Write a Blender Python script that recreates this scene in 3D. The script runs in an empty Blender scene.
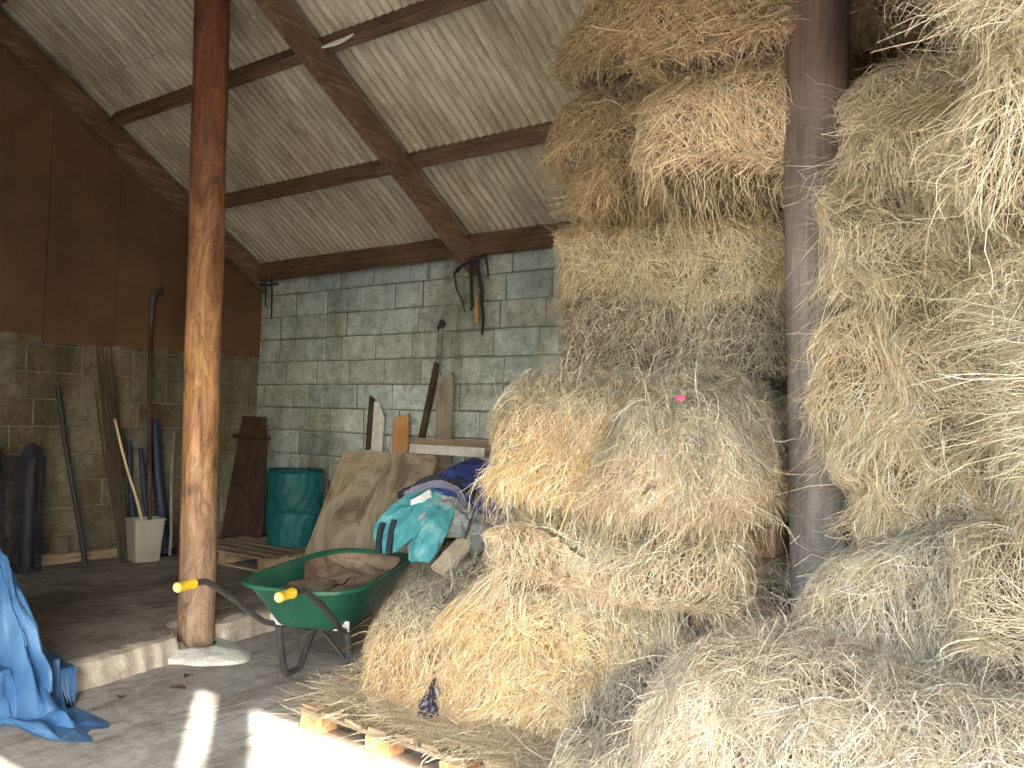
import bpy, bmesh, math, random
import numpy as np
from mathutils import Vector, Matrix, Euler
R = math.radians
C = bpy.context.scene.collection
rnd = random.Random(7)

# ------------------------------------------------------------------ materials
def new_mat(name):
    m = bpy.data.materials.new(name); m.use_nodes = True
    nt = m.node_tree; b = nt.nodes['Principled BSDF']
    return m, nt, b
def nd(nt, typ, **kw):
    n = nt.nodes.new(typ)
    for k, v in kw.items():
        if k in n.inputs.keys() if isinstance(k, str) and hasattr(n.inputs, 'keys') else False: n.inputs[k].default_value = v
        else: setattr(n, k, v)
    return n
def ramp(nt, fac, stops):
    n = nt.nodes.new('ShaderNodeValToRGB'); e = n.color_ramp.elements
    while len(e) > 1: e.remove(e[-1])
    e[0].position = stops[0][0]; e[0].color = (*stops[0][1], 1)
    for p, c in stops[1:]:
        x = e.new(p); x.color = (*c, 1)
    nt.links.new(fac, n.inputs[0]); return n.outputs[0]
def coords(nt, scale=(1,1,1), rot=(0,0,0), obj=True):
    tc = nt.nodes.new('ShaderNodeTexCoord'); mp = nt.nodes.new('ShaderNodeMapping')
    mp.inputs['Scale'].default_value = scale; mp.inputs['Rotation'].default_value = rot
    nt.links.new(tc.outputs['Object' if obj else 'UV'], mp.inputs[0]); return mp.outputs[0]
def noise(nt, vec, scale, detail=6, rough=.6, dist=0):
    n = nt.nodes.new('ShaderNodeTexNoise'); n.inputs['Scale'].default_value = scale
    n.inputs['Detail'].default_value = detail; n.inputs['Roughness'].default_value = rough
    n.inputs['Distortion'].default_value = dist
    nt.links.new(vec, n.inputs['Vector']); return n.outputs['Fac']
def mix(nt, f, a, b, mode='MIX'):
    n = nt.nodes.new('ShaderNodeMix'); n.data_type = 'RGBA'; n.blend_type = mode
    for s, v in ((0, f), (6, a), (7, b)):
        if isinstance(v, (int, float)): n.inputs[s].default_value = v
        elif isinstance(v, tuple): n.inputs[s].default_value = (*v, 1)
        else: nt.links.new(v, n.inputs[s])
    return n.outputs[2]
def bump(nt, b, h, strength=.4, dist=.01):
    n = nt.nodes.new('ShaderNodeBump'); n.inputs['Strength'].default_value = strength
    n.inputs['Distance'].default_value = dist
    nt.links.new(h, n.inputs['Height']); nt.links.new(n.outputs[0], b.inputs['Normal'])

def mottled(name, c1, c2, scale=8, stretch=(1,1,1), rough=.8, bs=.4, bd=.01, metal=0, c3=None, spec=.3):
    m, nt, b = new_mat(name); v = coords(nt, stretch)
    f = noise(nt, v, scale)
    st = [(.3, c1), (.7, c2)] if c3 is None else [(.3, c1), (.5, c2), (.72, c3)]
    nt.links.new(ramp(nt, f, st), b.inputs['Base Color'])
    b.inputs['Roughness'].default_value = rough; b.inputs['Metallic'].default_value = metal
    b.inputs['Specular IOR Level'].default_value = spec
    bump(nt, b, noise(nt, v, scale*5), bs, bd)
    return m
def wood(name, c1, c2, c3, axis='Z', scale=6, rough=.75, bd=.006):
    m, nt, b = new_mat(name)
    s = {'X': (.06,1,1), 'Y': (1,.06,1), 'Z': (1,1,.06)}[axis]
    v = coords(nt, s); f = noise(nt, v, scale*6, 8, .65, .6); v2 = coords(nt); g = noise(nt, v2, 3.0, 5, .6)
    col = ramp(nt, f, [(.3, c1), (.5, c2), (.7, c3)])
    col = mix(nt, ramp(nt, g, [(.45, (0,0,0)), (.65, (.5,.5,.5))]), col, tuple(x*.45 for x in c1))
    nt.links.new(col, b.inputs['Base Color'])
    b.inputs['Roughness'].default_value = rough; b.inputs['Specular IOR Level'].default_value = .25
    bump(nt, b, f, .6, bd); return m

M = {}
# concrete block wall: per-block tint attribute
def block_mat(name, tint):
    m, nt, b = new_mat(name)
    at = nt.nodes.new('ShaderNodeAttribute'); at.attribute_name = 'tint'
    v = coords(nt); f = noise(nt, v, 3.5, 8, .7); g = noise(nt, v, 60, 4, .7); st = noise(nt, coords(nt, (1,1,.25)), 1.6, 6, .6)
    c = mix(nt, ramp(nt, f, [(.3, (.55,.55,.5)), (.7, (1,1,1))]), (0,0,0), at.outputs['Color'])
    c = mix(nt, 1.0, at.outputs['Color'], ramp(nt, f, [(.28, (.5,.49,.45)), (.7, (1,1,1))]), 'MULTIPLY')
    c = mix(nt, 1.0, c, ramp(nt, g, [(.35, (.72,.72,.7)), (.6, (1,1,1))]), 'MULTIPLY')
    c = mix(nt, 1.0, c, ramp(nt, st, [(.34, (.52,.50,.44)), (.54, (1,1,1))]), 'MULTIPLY')
    c = mix(nt, 1.0, c, tint, 'MULTIPLY')
    nt.links.new(c, b.inputs['Base Color']); b.inputs['Roughness'].default_value = .95
    b.inputs['Specular IOR Level'].default_value = .15
    j = noise(nt, v, 9, 6, .75, .6)
    c = mix(nt, 1.0, c, ramp(nt, j, [(.34, (.66,.65,.60)), (.52, (1,1,1)), (.66, (1.12,1.13,1.13))]), 'MULTIPLY')
    nt.links.new(c, b.inputs['Base Color'])
    bump(nt, b, mix(nt, .5, g, j), .9, .014); return m
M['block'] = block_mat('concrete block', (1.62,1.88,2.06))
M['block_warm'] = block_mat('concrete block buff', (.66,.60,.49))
M['mortar'] = mottled('mortar', (.10,.098,.088), (.24,.235,.21), 6, rough=.95)

def floor_mat(name, a, b_, c_):
    m, nt, b = new_mat(name); v = coords(nt)
    f = noise(nt, v, 1.3, 9, .65, .4); g = noise(nt, v, 14, 8, .7); h = noise(nt, coords(nt, (1,.35,1), (0,0,.9)), 5, 6, .7, 1.0)
    c = ramp(nt, f, [(.32, a), (.5, b_), (.68, c_)])
    c = mix(nt, 1.0, c, ramp(nt, g, [(.3, (.65,.63,.58)), (.6, (1,1,1))]), 'MULTIPLY')
    c = mix(nt, 1.0, c, ramp(nt, h, [(.36, (.6,.56,.5)), (.5, (1,1,1))]), 'MULTIPLY')
    nt.links.new(c, b.inputs['Base Color']); b.inputs['Roughness'].default_value = .9
    b.inputs['Specular IOR Level'].default_value = .2
    bump(nt, b, g, .5, .012); return m
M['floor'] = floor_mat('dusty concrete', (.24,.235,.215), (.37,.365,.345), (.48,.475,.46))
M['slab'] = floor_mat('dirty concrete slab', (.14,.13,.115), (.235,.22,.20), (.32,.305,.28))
M['kerb'] = mottled('kerb concrete', (.26,.23,.18), (.40,.365,.30), 9, bs=.6, bd=.012, c3=(.48,.45,.39))
M['footing'] = mottled('footing concrete', (.42,.43,.40), (.60,.62,.58), 9, bs=.8, bd=.015)
M['yard'] = mottled('yard gravel', (.36,.31,.24), (.56,.50,.40), 5, bs=.8)

def roof_mat():
    m, nt, b = new_mat('weathered corrugated sheet')
    v = coords(nt, (1,.12,.12)); f = noise(nt, v, 22, 7, .7); g = noise(nt, coords(nt), 1.1, 6, .6); k = noise(nt, coords(nt, (1,.35,.35)), 45, 4, .7)
    c = ramp(nt, f, [(.3, (.24,.215,.17)), (.5, (.46,.43,.34)), (.72, (.66,.62,.50))])
    c = mix(nt, 1.0, c, ramp(nt, g, [(.32, (.62,.58,.52)), (.6, (1,1,1))]), 'MULTIPLY')
    c = mix(nt, ramp(nt, k, [(.62, (0,0,0)), (.72, (.75,.75,.75))]), c, (.78,.76,.68))
    nt.links.new(c, b.inputs['Base Color']); b.inputs['Roughness'].default_value = .85
    b.inputs['Specular IOR Level'].default_value = .2
    bump(nt, b, k, .4, .004); return m
M['roof'] = roof_mat()
M['beamX'] = wood('brown beam timber', (.075,.045,.030), (.14,.085,.055), (.24,.16,.11), 'X')
M['beamY'] = wood('brown rafter timber', (.095,.055,.033), (.17,.105,.066), (.28,.19,.13), 'Y')
M['board'] = mottled('brown hardboard', (.085,.045,.026), (.125,.068,.038), 1.6, rough=.65, bs=.1, c3=(.155,.088,.052))
def post_mat():
    m, nt, b = new_mat('creosoted pole')
    v = coords(nt, (1,1,.05)); f = noise(nt, v, 38, 8, .7, .4); v2 = coords(nt, (1,1,.35)); g = noise(nt, v2, 7, 6, .75, 1.2)
    sp = nt.nodes.new('ShaderNodeSeparateXYZ'); tc = nt.nodes.new('ShaderNodeTexCoord'); nt.links.new(tc.outputs['Object'], sp.inputs[0])
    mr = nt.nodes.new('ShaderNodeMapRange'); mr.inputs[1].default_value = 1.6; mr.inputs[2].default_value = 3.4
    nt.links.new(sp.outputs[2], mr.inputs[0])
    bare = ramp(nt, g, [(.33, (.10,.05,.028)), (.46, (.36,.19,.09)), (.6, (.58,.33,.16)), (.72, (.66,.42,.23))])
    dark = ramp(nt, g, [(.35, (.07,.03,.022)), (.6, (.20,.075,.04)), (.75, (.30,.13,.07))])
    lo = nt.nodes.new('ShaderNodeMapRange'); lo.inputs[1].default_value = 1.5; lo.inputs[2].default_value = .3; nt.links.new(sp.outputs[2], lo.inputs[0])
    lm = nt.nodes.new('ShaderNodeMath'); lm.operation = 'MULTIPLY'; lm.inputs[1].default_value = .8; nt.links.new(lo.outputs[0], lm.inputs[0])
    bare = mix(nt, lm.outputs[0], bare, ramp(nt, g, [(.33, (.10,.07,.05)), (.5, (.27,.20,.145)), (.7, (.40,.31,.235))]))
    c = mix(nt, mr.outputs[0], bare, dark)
    c = mix(nt, 1.0, c, ramp(nt, f, [(.3, (.5,.46,.42)), (.55, (1,1,1))]), 'MULTIPLY')
    nt.links.new(c, b.inputs['Base Color']); b.inputs['Roughness'].default_value = .6
    b.inputs['Specular IOR Level'].default_value = .35; bump(nt, b, f, .7, .008); return m
M['post'] = post_mat()
def post2_mat():
    m, nt, b = new_mat('weathered grey pole')
    v = coords(nt, (1,1,.05)); f = noise(nt, v, 40, 8, .7, .4); g = noise(nt, coords(nt, (1,1,.3)), 4, 6, .7, .8)
    sp = nt.nodes.new('ShaderNodeSeparateXYZ'); tc = nt.nodes.new('ShaderNodeTexCoord'); nt.links.new(tc.outputs['Object'], sp.inputs[0])
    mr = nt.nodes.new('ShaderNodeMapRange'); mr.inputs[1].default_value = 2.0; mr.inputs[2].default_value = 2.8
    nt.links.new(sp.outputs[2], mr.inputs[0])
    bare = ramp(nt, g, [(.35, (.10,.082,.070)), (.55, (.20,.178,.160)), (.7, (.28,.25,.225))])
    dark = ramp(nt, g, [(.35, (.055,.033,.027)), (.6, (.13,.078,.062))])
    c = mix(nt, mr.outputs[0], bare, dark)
    c = mix(nt, 1.0, c, ramp(nt, f, [(.3, (.5,.48,.46)), (.55, (1,1,1))]), 'MULTIPLY')
    nt.links.new(c, b.inputs['Base Color']); b.inputs['Roughness'].default_value = .7; bump(nt, b, f, .7, .008); return m
M['post2'] = post2_mat()
M['grey_wood'] = wood('grey weathered board', (.16,.14,.11), (.27,.24,.19), (.38,.34,.27), 'Z')
M['grey_woodX'] = wood('grey pallet board', (.17,.13,.09), (.28,.22,.155), (.40,.32,.23), 'X')
M['grey_woodY'] = wood('grey pallet plank', (.20,.15,.09), (.36,.27,.17), (.50,.39,.26), 'Y')
M['pale_woodX'] = wood('pale pallet board', (.40,.30,.18), (.54,.43,.28), (.64,.54,.38), 'X')
M['new_wood'] = wood('fresh orange timber', (.38,.19,.08), (.52,.28,.13), (.62,.36,.18), 'Z')
M['pale_wood'] = wood('pale timber', (.45,.36,.24), (.60,.50,.36), (.70,.60,.45), 'Z')
M['dark_wood'] = wood('dark timber', (.035,.022,.016), (.065,.042,.03), (.10,.07,.05), 'Z')
M['white_paint'] = mottled('flaking white paint', (.50,.51,.48), (.74,.76,.73), 12, rough=.6)
def ply_mat():
    m, nt, b = new_mat('stained plywood')
    v = coords(nt, (1,1,.7)); f = noise(nt, v, 3.2, 8, .7, 1.2); g = noise(nt, coords(nt, (1,1,.05)), 45, 5, .7)
    c = ramp(nt, f, [(.36, (.15,.115,.08)), (.45, (.29,.24,.175)), (.60, (.42,.365,.275))])
    c = mix(nt, 1.0, c, ramp(nt, g, [(.35, (.75,.72,.68)), (.6, (1,1,1))]), 'MULTIPLY')
    nt.links.new(c, b.inputs['Base Color']); b.inputs['Roughness'].default_value = .85; bump(nt, b, g, .4, .003); return m
M['ply'] = ply_mat()
M['brown_board'] = wood('dark brown board', (.032,.022,.018), (.055,.038,.030), (.08,.058,.046), 'Z')
M['green_tray'] = mottled('green enamel', (.009,.055,.036), (.014,.09,.056), 3, rough=.35, bs=.06, c3=(.05,.15,.09), spec=.5)
M['rust_dirt'] = mottled('rusty dirt', (.10,.065,.04), (.20,.145,.10), 7, bs=.9, bd=.012, c3=(.30,.24,.17))
M['black_tube'] = mottled('worn dark steel tube', (.03,.03,.032), (.075,.07,.07), 12, rough=.45, bs=.1, spec=.5)
M['galv'] = mottled('galvanised steel', (.42,.42,.40), (.62,.62,.60), 15, rough=.45, bs=.1, metal=.3)
M['yellow'] = mottled('yellow plastic grip', (.62,.42,.02), (.74,.52,.04), 10, rough=.4, bs=.1, spec=.5)
M['yellow_pale'] = mottled('worn grip end', (.5,.42,.18), (.6,.52,.28), 10, rough=.5, bs=.1)
M['rubber'] = mottled('black rubber', (.012,.012,.012), (.03,.03,.031), 12, rough=.8)
M['teal'] = mottled('teal woven plastic', (.005,.075,.085), (.010,.12,.13), 4, rough=.6, bs=.3, spec=.4)
M['teal_dark'] = mottled('dark teal hem', (.003,.05,.055), (.006,.08,.085), 8, rough=.5)
M['cream'] = mottled('cream plastic', (.29,.28,.24), (.38,.37,.32), 3, rough=.5, bs=.1)
M['dark_plastic'] = mottled('dark blue black plastic', (.02,.022,.032), (.04,.043,.06), 8, rough=.5)
M['dark_blue'] = mottled('dark blue tube', (.010,.018,.045), (.022,.032,.07), 8, rough=.5)
M['tarp'] = mottled('blue tarpaulin', (.020,.072,.19), (.036,.115,.26), 3.5, rough=.5, bs=.3, bd=.01, c3=(.085,.20,.37), spec=.4)
M['turq'] = mottled('turquoise fabric', (.035,.19,.22), (.06,.27,.30), 7, rough=.8, bs=.5, c3=(.22,.46,.48))
M['navy'] = mottled('navy fabric', (.022,.035,.15), (.045,.065,.24), 6, rough=.7, bs=.4)
M['black_fab'] = mottled('black fabric', (.012,.014,.02), (.03,.032,.045), 8, rough=.75, bs=.3)
M['grey_fab'] = mottled('grey lining fabric', (.11,.12,.12), (.20,.215,.21), 9, rough=.9, bs=.5, c3=(.33,.36,.35))
M['white_fab'] = mottled('white fabric strip', (.6,.62,.62), (.8,.82,.82), 9, rough=.8)
M['purple'] = mottled('grey purple fabric', (.15,.15,.22), (.25,.25,.33), 9, rough=.8)
M['pink'] = mottled('pink marker paint', (.75,.05,.16), (.85,.10,.25), 20, rough=.8)
M['black_gloss'] = mottled('glossy black plastic', (.012,.013,.022), (.03,.032,.05), 20, rough=.22, bs=.3, spec=.6)
M['cable'] = mottled('black cable', (.012,.011,.012), (.028,.026,.026), 20, rough=.6)
M['leaf'] = mottled('dead leaf', (.07,.04,.025), (.14,.09,.05), 20, rough=.8)
M['bamboo'] = mottled('bamboo cane', (.55,.45,.26), (.70,.60,.38), 20, rough=.6)
M['stick'] = mottled('thin dark rods', (.05,.038,.03), (.09,.07,.055), 20, rough=.8)

def straw_mat():
    m, nt, b = new_mat('straw')
    at = nt.nodes.new('ShaderNodeAttribute'); at.attribute_name = 'tint'
    nt.links.new(at.outputs['Color'], b.inputs['Base Color'])
    b.inputs['Roughness'].default_value = .55; b.inputs['Specular IOR Level'].default_value = .35
    tr = nt.nodes.new('ShaderNodeBsdfTranslucent'); nt.links.new(at.outputs['Color'], tr.inputs['Color'])
    mx = nt.nodes.new('ShaderNodeMixShader'); mx.inputs[0].default_value = .25
    out = nt.nodes['Material Output']
    nt.links.new(b.outputs[0], mx.inputs[1]); nt.links.new(tr.outputs[0], mx.inputs[2]); nt.links.new(mx.outputs[0], out.inputs[0])
    return m
def haycore_mat():
    m, nt, b = new_mat('packed hay')
    at = nt.nodes.new('ShaderNodeAttribute'); at.attribute_name = 'tint'
    v = coords(nt, (1,1,.35)); f = noise(nt, v, 70, 5, .75, .8)
    c = mix(nt, 1.0, at.outputs['Color'], ramp(nt, f, [(.32, (.3,.27,.22)), (.62, (1,1,1))]), 'MULTIPLY')
    nt.links.new(c, b.inputs['Base Color']); b.inputs['Roughness'].default_value = .9
    bump(nt, b, f, 1.0, .03); return m
M['straw'] = straw_mat(); M['haycore'] = haycore_mat()

# ------------------------------------------------------------------ object helpers
def link(name, me, parent=None, loc=None):
    o = bpy.data.objects.new(name, me); C.objects.link(o)
    if parent is not None: o.parent = parent
    if loc is not None: o.location = loc
    return o
def tag(o, label=None, cat=None, group=None, kind=None):
    if label: o['label'] = label
    if cat: o['category'] = cat
    if group: o['group'] = group
    if kind: o['kind'] = kind
    return o
def thing(name, label, cat, loc=(0,0,0), rz=0, group=None, rot=None):
    o = bpy.data.objects.new(name, None); C.objects.link(o); o.location = loc
    o.rotation_euler = rot if rot else (0,0,rz); o.empty_display_size = .1
    return tag(o, label, cat, group)

class MB:
    def __init__(s): s.bm = bmesh.new()
    def box(s, c, size, rot=None, bev=0, jit=0):
        r = bmesh.ops.create_cube(s.bm, size=1.0); vs = r['verts']
        bmesh.ops.scale(s.bm, vec=size, verts=vs)
        if jit:
            for v in vs: v.co += Vector((rnd.uniform(-jit,jit), rnd.uniform(-jit,jit), rnd.uniform(-jit,jit)))
        if bev:
            es = list({e for v in vs for e in v.link_edges})
            q = bmesh.ops.bevel(s.bm, geom=es, offset=bev, segments=2, affect='EDGES', profile=.5)
            vs = list({v for f in q['faces'] for v in f.verts} | {v for v in vs if v.is_valid})
        mt = Matrix.Translation(c)
        if rot is not None: mt = mt @ (rot.to_matrix().to_4x4() if isinstance(rot, Euler) else rot.to_4x4())
        bmesh.ops.transform(s.bm, matrix=mt, verts=vs); return s
    def tube(s, pts, rad, n=10, cap=True, flat=1.0):
        pts = [Vector(p) for p in pts]; k = len(pts)
        rad = rad if isinstance(rad, (list, tuple)) else [rad]*k
        rings = []; up = None
        for i, p in enumerate(pts):
            d = (pts[min(i+1,k-1)] - pts[max(i-1,0)]).normalized()
            if up is None: up = Vector((0,0,1)) if abs(d.z) < .9 else Vector((1,0,0))
            a = d.cross(up).normalized(); b = a.cross(d).normalized(); up = b
            rings.append([s.bm.verts.new(p + (a*math.cos(t)*flat + b*math.sin(t))*rad[i]) for t in [2*math.pi*j/n for j in range(n)]])
        for i in range(k-1):
            for j in range(n):
                s.bm.faces.new((rings[i][j], rings[i][(j+1)%n], rings[i+1][(j+1)%n], rings[i+1][j]))
        if cap:
            s.bm.faces.new(rings[0][::-1]); s.bm.faces.new(rings[-1])
        return s
    def prism(s, poly, axis, a, b):     # polygon in the plane across axis, extruded from a to b
        def v3(p, t):
            return {'X': (t,p[0],p[1]), 'Y': (p[0],t,p[1]), 'Z': (p[0],p[1],t)}[axis]
        A = [s.bm.verts.new(v3(p, a)) for p in poly]; B = [s.bm.verts.new(v3(p, b)) for p in poly]; n = len(poly)
        s.bm.faces.new(A[::-1]); s.bm.faces.new(B)
        for i in range(n): s.bm.faces.new((A[i], A[(i+1)%n], B[(i+1)%n], B[i]))
        return s
    def grid(s, fn, nu, nv, closed_u=False):
        g = [[s.bm.verts.new(fn(i/nu, j/nv)) for j in range(nv+1)] for i in range(nu if closed_u else nu+1)]
        for i in range(nu):
            for j in range(nv):
                a = g[i]; b = g[(i+1) % len(g)]
                s.bm.faces.new((a[j], b[j], b[j+1], a[j+1]))
        return s
    def build(s, name, mat, parent=None, smooth=False, loc=None):
        bmesh.ops.recalc_face_normals(s.bm, faces=s.bm.faces)
        me = bpy.data.meshes.new(name); s.bm.to_mesh(me); s.bm.free()
        me.materials.append(mat)
        if smooth:
            for p in me.polygons: p.use_smooth = True
            me.set_sharp_from_angle(angle=R(40))
        return link(name, me, parent, loc)

def fbm(x, y, seed=0):
    v = 0; a = 1; f = 1
    for k in range(4):
        v += a*math.sin(f*(x*1.7+y*.9)+seed*1.3+k*2.1)*math.cos(f*(y*1.9-x*.6)+seed*.7+k*1.1); a *= .5; f *= 2.03
    return v

# ------------------------------------------------------------------ roof geometry numbers
def Lr(y): return 2.66 + .63*(5.35-y) if y > 2.0 else 2.66+.63*3.35 - .50*(2.0-y)   # underside of the rafters
XL, XR, YB, YF = -7.25, 2.45, 5.45, -.5
SH = .34
# ------------------------------------------------------------------ setting
def block_wall(name, length, z1, place, mat, seed, z0=-.065, clip=None):
    r = random.Random(seed); bm = bmesh.new(); lay = bm.verts.layers.float_color.new('tint')
    def quadbox(u0, u1, v0, v1, d, col):
        e = .010; pts = [(u0,v0,0),(u1,v0,0),(u1,v1,0),(u0,v1,0),(u0+e,v0+e,d),(u1-e,v0+e,d),(u1-e,v1-e,d),(u0+e,v1-e,d)]
        jj = [r.uniform(-.003,.003) for _ in range(4)]+[r.uniform(-.007,.007) for _ in range(4)]
        vs = []
        for (a,b,c_), j in zip(pts, jj):
            v = bm.verts.new(place(a+j, b+j, c_)); v[lay] = (*col,1); vs.append(v)
        for f in ((4,5,6,7),(0,1,5,4),(1,2,6,5),(2,3,7,6),(3,0,4,7)):
            bm.faces.new([vs[k] for k in f]).material_index = 0
    row = 0; z = z0
    while z < z1-.02:
        zt = min(z+.225, z1); u = -.225*(row % 2) - r.choice((0,.0,.11,.07))
        while u < length:
            w = .45 if r.random() < .78 else r.choice((.225,.33,.28))
            a, b = max(u, 0)+.003+.006*r.random(), min(u+w, length)-.003-.006*r.random()
            if b-a > .03:
                g = r.uniform(.33,.43)
                wv = r.uniform(-.02,.03)
                quadbox(a, b, z+.002+.005*r.random(), zt-.003-.006*r.random(), .010+r.uniform(-.003,.004), (g+wv, g+.01, g-wv*.6-.01))
            u += w
        z += .225; row += 1
    vs = []
    for a, b, c_ in ((0,z0,0),(length,z0,0),(length,z1,0),(0,z1,0),(0,z0,-.2),(length,z0,-.2),(length,z1,-.2),(0,z1,-.2)):
        v = bm.verts.new(place(a,b,c_)); v[lay] = (.3,.3,.3,1); vs.append(v)
    for f in ((0,1,2,3),(4,7,6,5),(0,4,5,1),(1,5,6,2),(2,6,7,3),(3,7,4,0)):
        bm.faces.new([vs[k] for k in f]).material_index = 1
    bmesh.ops.recalc_face_normals(bm, faces=bm.faces)
    me = bpy.data.meshes.new(name); bm.to_mesh(me); bm.free(); me.materials.append(mat); me.materials.append(M['mortar'])
    return tag(link(name, me), kind='structure')
block_wall('wall_back', XR-XL, 3.0, lambda u,z,d: (XL+u, YB-d, z), M['block'], 3)
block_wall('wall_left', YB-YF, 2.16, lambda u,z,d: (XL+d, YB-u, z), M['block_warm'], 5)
b = MB(); b.prism([(YF,-.065),(YB+.2,-.065),(YB+.2,3.1),(2.0,Lr(2)+.3),(YF,Lr(YF)+.3)], 'X', XR, XR+.2)
tag(b.build('wall_right', M['mortar']), kind='structure')
b = MB(); b.prism([(YF,2.16),(YB+.2,2.16),(YB+.2,2.98),(2.0,Lr(2)+.30),(YF,Lr(YF)+.30)], 'X', XL-.2, XL-.02)
tag(b.build('wall_gable', M['mortar']), kind='structure')
# unseen front boarding added to mask sunlight: full height right, solid left, deep fascia
b = MB(); zt = Lr(YF)+.16
b.box((2.2, YF-.04, 1.85), (.52, .04, 3.74))
b.box((-4.9, YF-.04, 1.2), (4.7, .04, 2.42))
b.box(((XL+.17)/2, YF-.04, (2.42+zt)/2), (.17-XL, .04, zt-2.42))
tag(b.build('wall_sun_mask', M['dark_wood']), kind='structure')

# floors
b = MB(); b.box(((XL+6)/2-1, 2.6, -.1), (14, 7.0, .2)); tag(b.build('floor', M['floor']), kind='structure')
b = MB(); b.box((0, -25.9, -.13), (80, 50, .22)); tag(b.build('ground', M['yard']), kind='structure')
edge = [(-4.05,-.5),(-4.12,.8),(-4.22,1.5),(-4.27,2.0),(-4.36,2.5),(-4.42,2.81),(-4.52,3.2),(-4.60,3.6),(-4.72,4.4),(-4.85,5.44)]
fine = []
for i in range(len(edge)-1):
    for k in range(8):
        t = k/8; x = edge[i][0]*(1-t)+edge[i+1][0]*t -.20*math.exp(-((edge[i][1]*(1-t)+edge[i+1][1]*t-3.09)/.14)**4) + .008*math.sin(17*(i+t))+rnd.uniform(-.003,.003)
        fine.append((x, edge[i][1]*(1-t)+edge[i+1][1]*t))
fine.append(edge[-1])
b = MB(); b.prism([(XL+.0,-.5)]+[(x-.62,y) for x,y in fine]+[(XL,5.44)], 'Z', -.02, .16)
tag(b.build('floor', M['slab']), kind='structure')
b = MB()
def kerbfn(u, v):
    i = u*(len(fine)-1); k = min(int(i), len(fine)-2); t = i-k
    x = fine[k][0]*(1-t)+fine[k+1][0]*t; y = fine[k][1]*(1-t)+fine[k+1][1]*t
    prof = [(-.15,.136),(-.11,.134),(-.075,.124),(-.055,.09),(-.045,.04),(-.035,-.01)]
    q = v*5; j = min(int(q),4); s = q-j
    dx = prof[j][0]*(1-s)+prof[j+1][0]*s; z = prof[j][1]*(1-s)+prof[j+1][1]*s
    return (x+dx+.0025*fbm(y*5, v*4, 1), y, z+.004*fbm(y*7, v*3, 4))
b.grid(kerbfn, 200, 15); tag(b.build('trim_1', M['kerb'], smooth=True), kind='structure')

b = MB()
def lipfn(u, v):
    i = u*(len(fine)-1); k = min(int(i), len(fine)-2); t = i-k
    x = fine[k][0]*(1-t)+fine[k+1][0]*t; y = fine[k][1]*(1-t)+fine[k+1][1]*t
    return (x-.66+v*.53, y, .162-.028*v*v)
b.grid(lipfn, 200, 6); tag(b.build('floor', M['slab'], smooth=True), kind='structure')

# corrugated roof
def corr(name, y0, y1, off, x0, x1, steps=7):
    n = int((x1-x0)/.0762*8); xs = np.linspace(x0, x1, n); h = .013*np.sin(2*np.pi*xs/.0762)
    ys = np.linspace(y0, y1, steps); V = []; 
    for t in (0, .003):
        for y in ys:
            V.append(np.stack([xs, np.full(n, y), h+Lr(y)+SH+off+t], 1))
    V = np.concatenate(V); F = []
    for s in range(2):
        for j in range(steps-1):
            a = (s*steps+j)*n+np.arange(n-1); F.append(np.stack([a, a+1, a+1+n, a+n], 1))
    for j in (0, steps-1):
        a = j*n+np.arange(n-1); F.append(np.stack([a, a+steps*n, a+1+steps*n, a+1], 1))
    F = np.concatenate(F); return V, F
def mesh_np(name, V, F, mats, mi=None, tint=None, smooth=None):
    me = bpy.data.meshes.new(name); me.vertices.add(len(V)); me.vertices.foreach_set('co', V.astype(np.float32).ravel())
    me.loops.add(F.size); me.loops.foreach_set('vertex_index', F.astype(np.int32).ravel())
    me.polygons.add(len(F)); me.polygons.foreach_set('loop_start', (np.arange(len(F))*F.shape[1]).astype(np.int32))
    try: me.polygons.foreach_set('loop_total', np.full(len(F), F.shape[1], np.int32))
    except Exception: pass
    for m in mats: me.materials.append(m)
    if mi is not None: me.polygons.foreach_set('material_index', mi.astype(np.int32))
    if smooth is not None: me.polygons.foreach_set('use_smooth', smooth.astype(bool))
    if tint is not None:
        a = me.attributes.new('tint', 'FLOAT_COLOR', 'POINT'); a.data.foreach_set('color', tint.astype(np.float32).ravel())
    me.update(calc_edges=True); me.validate(); return me
Vs, Fs, k = [], [], 0
for y0, y1, off in ((3.50, 5.72, 0), (2.0, 3.64, .024), (YF-.25, 2.0, .024)):
    V, F = corr('', y0, y1, off, XL-.1, XR+.2); Vs.append(V); Fs.append(F+k); k += len(V)
F = np.concatenate(Fs)
tag(link('ceiling', mesh_np('ceiling', np.concatenate(Vs), F, [M['roof']], smooth=np.ones(len(F)))), kind='structure')

# brown boards on the upper left wall
segs = [(YF, 1.15, 2.04), (1.16, 3.30, 2.035), (3.305, 3.90, 1.985), (3.905, 5.44, 2.005)]
labs = [None, 'brown hardboard panel high on the left wall, nearest to the yard',
        'narrow brown hardboard panel high on the left wall, between two wider ones',
        'wide brown hardboard panel high on the left wall, ending at the back corner']
for (y0, y1, zb), lb in zip(segs, labs):
    b = MB(); P = [(y0,zb),(y1,zb),(y1,Lr(y1)+.28)]
    if y0 < 2 < y1: P.append((2.0, Lr(2)+.28))
    P.append((y0, Lr(y0)+.28)); b.prism(P, 'X', XL+.016, XL+.03)
    o = b.build('wall_panel', M['board'])
    tag(o, lb or 'brown hardboard panel high on the left wall, beside the yard opening', 'wall panel', 'brown boards on the left wall')

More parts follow.
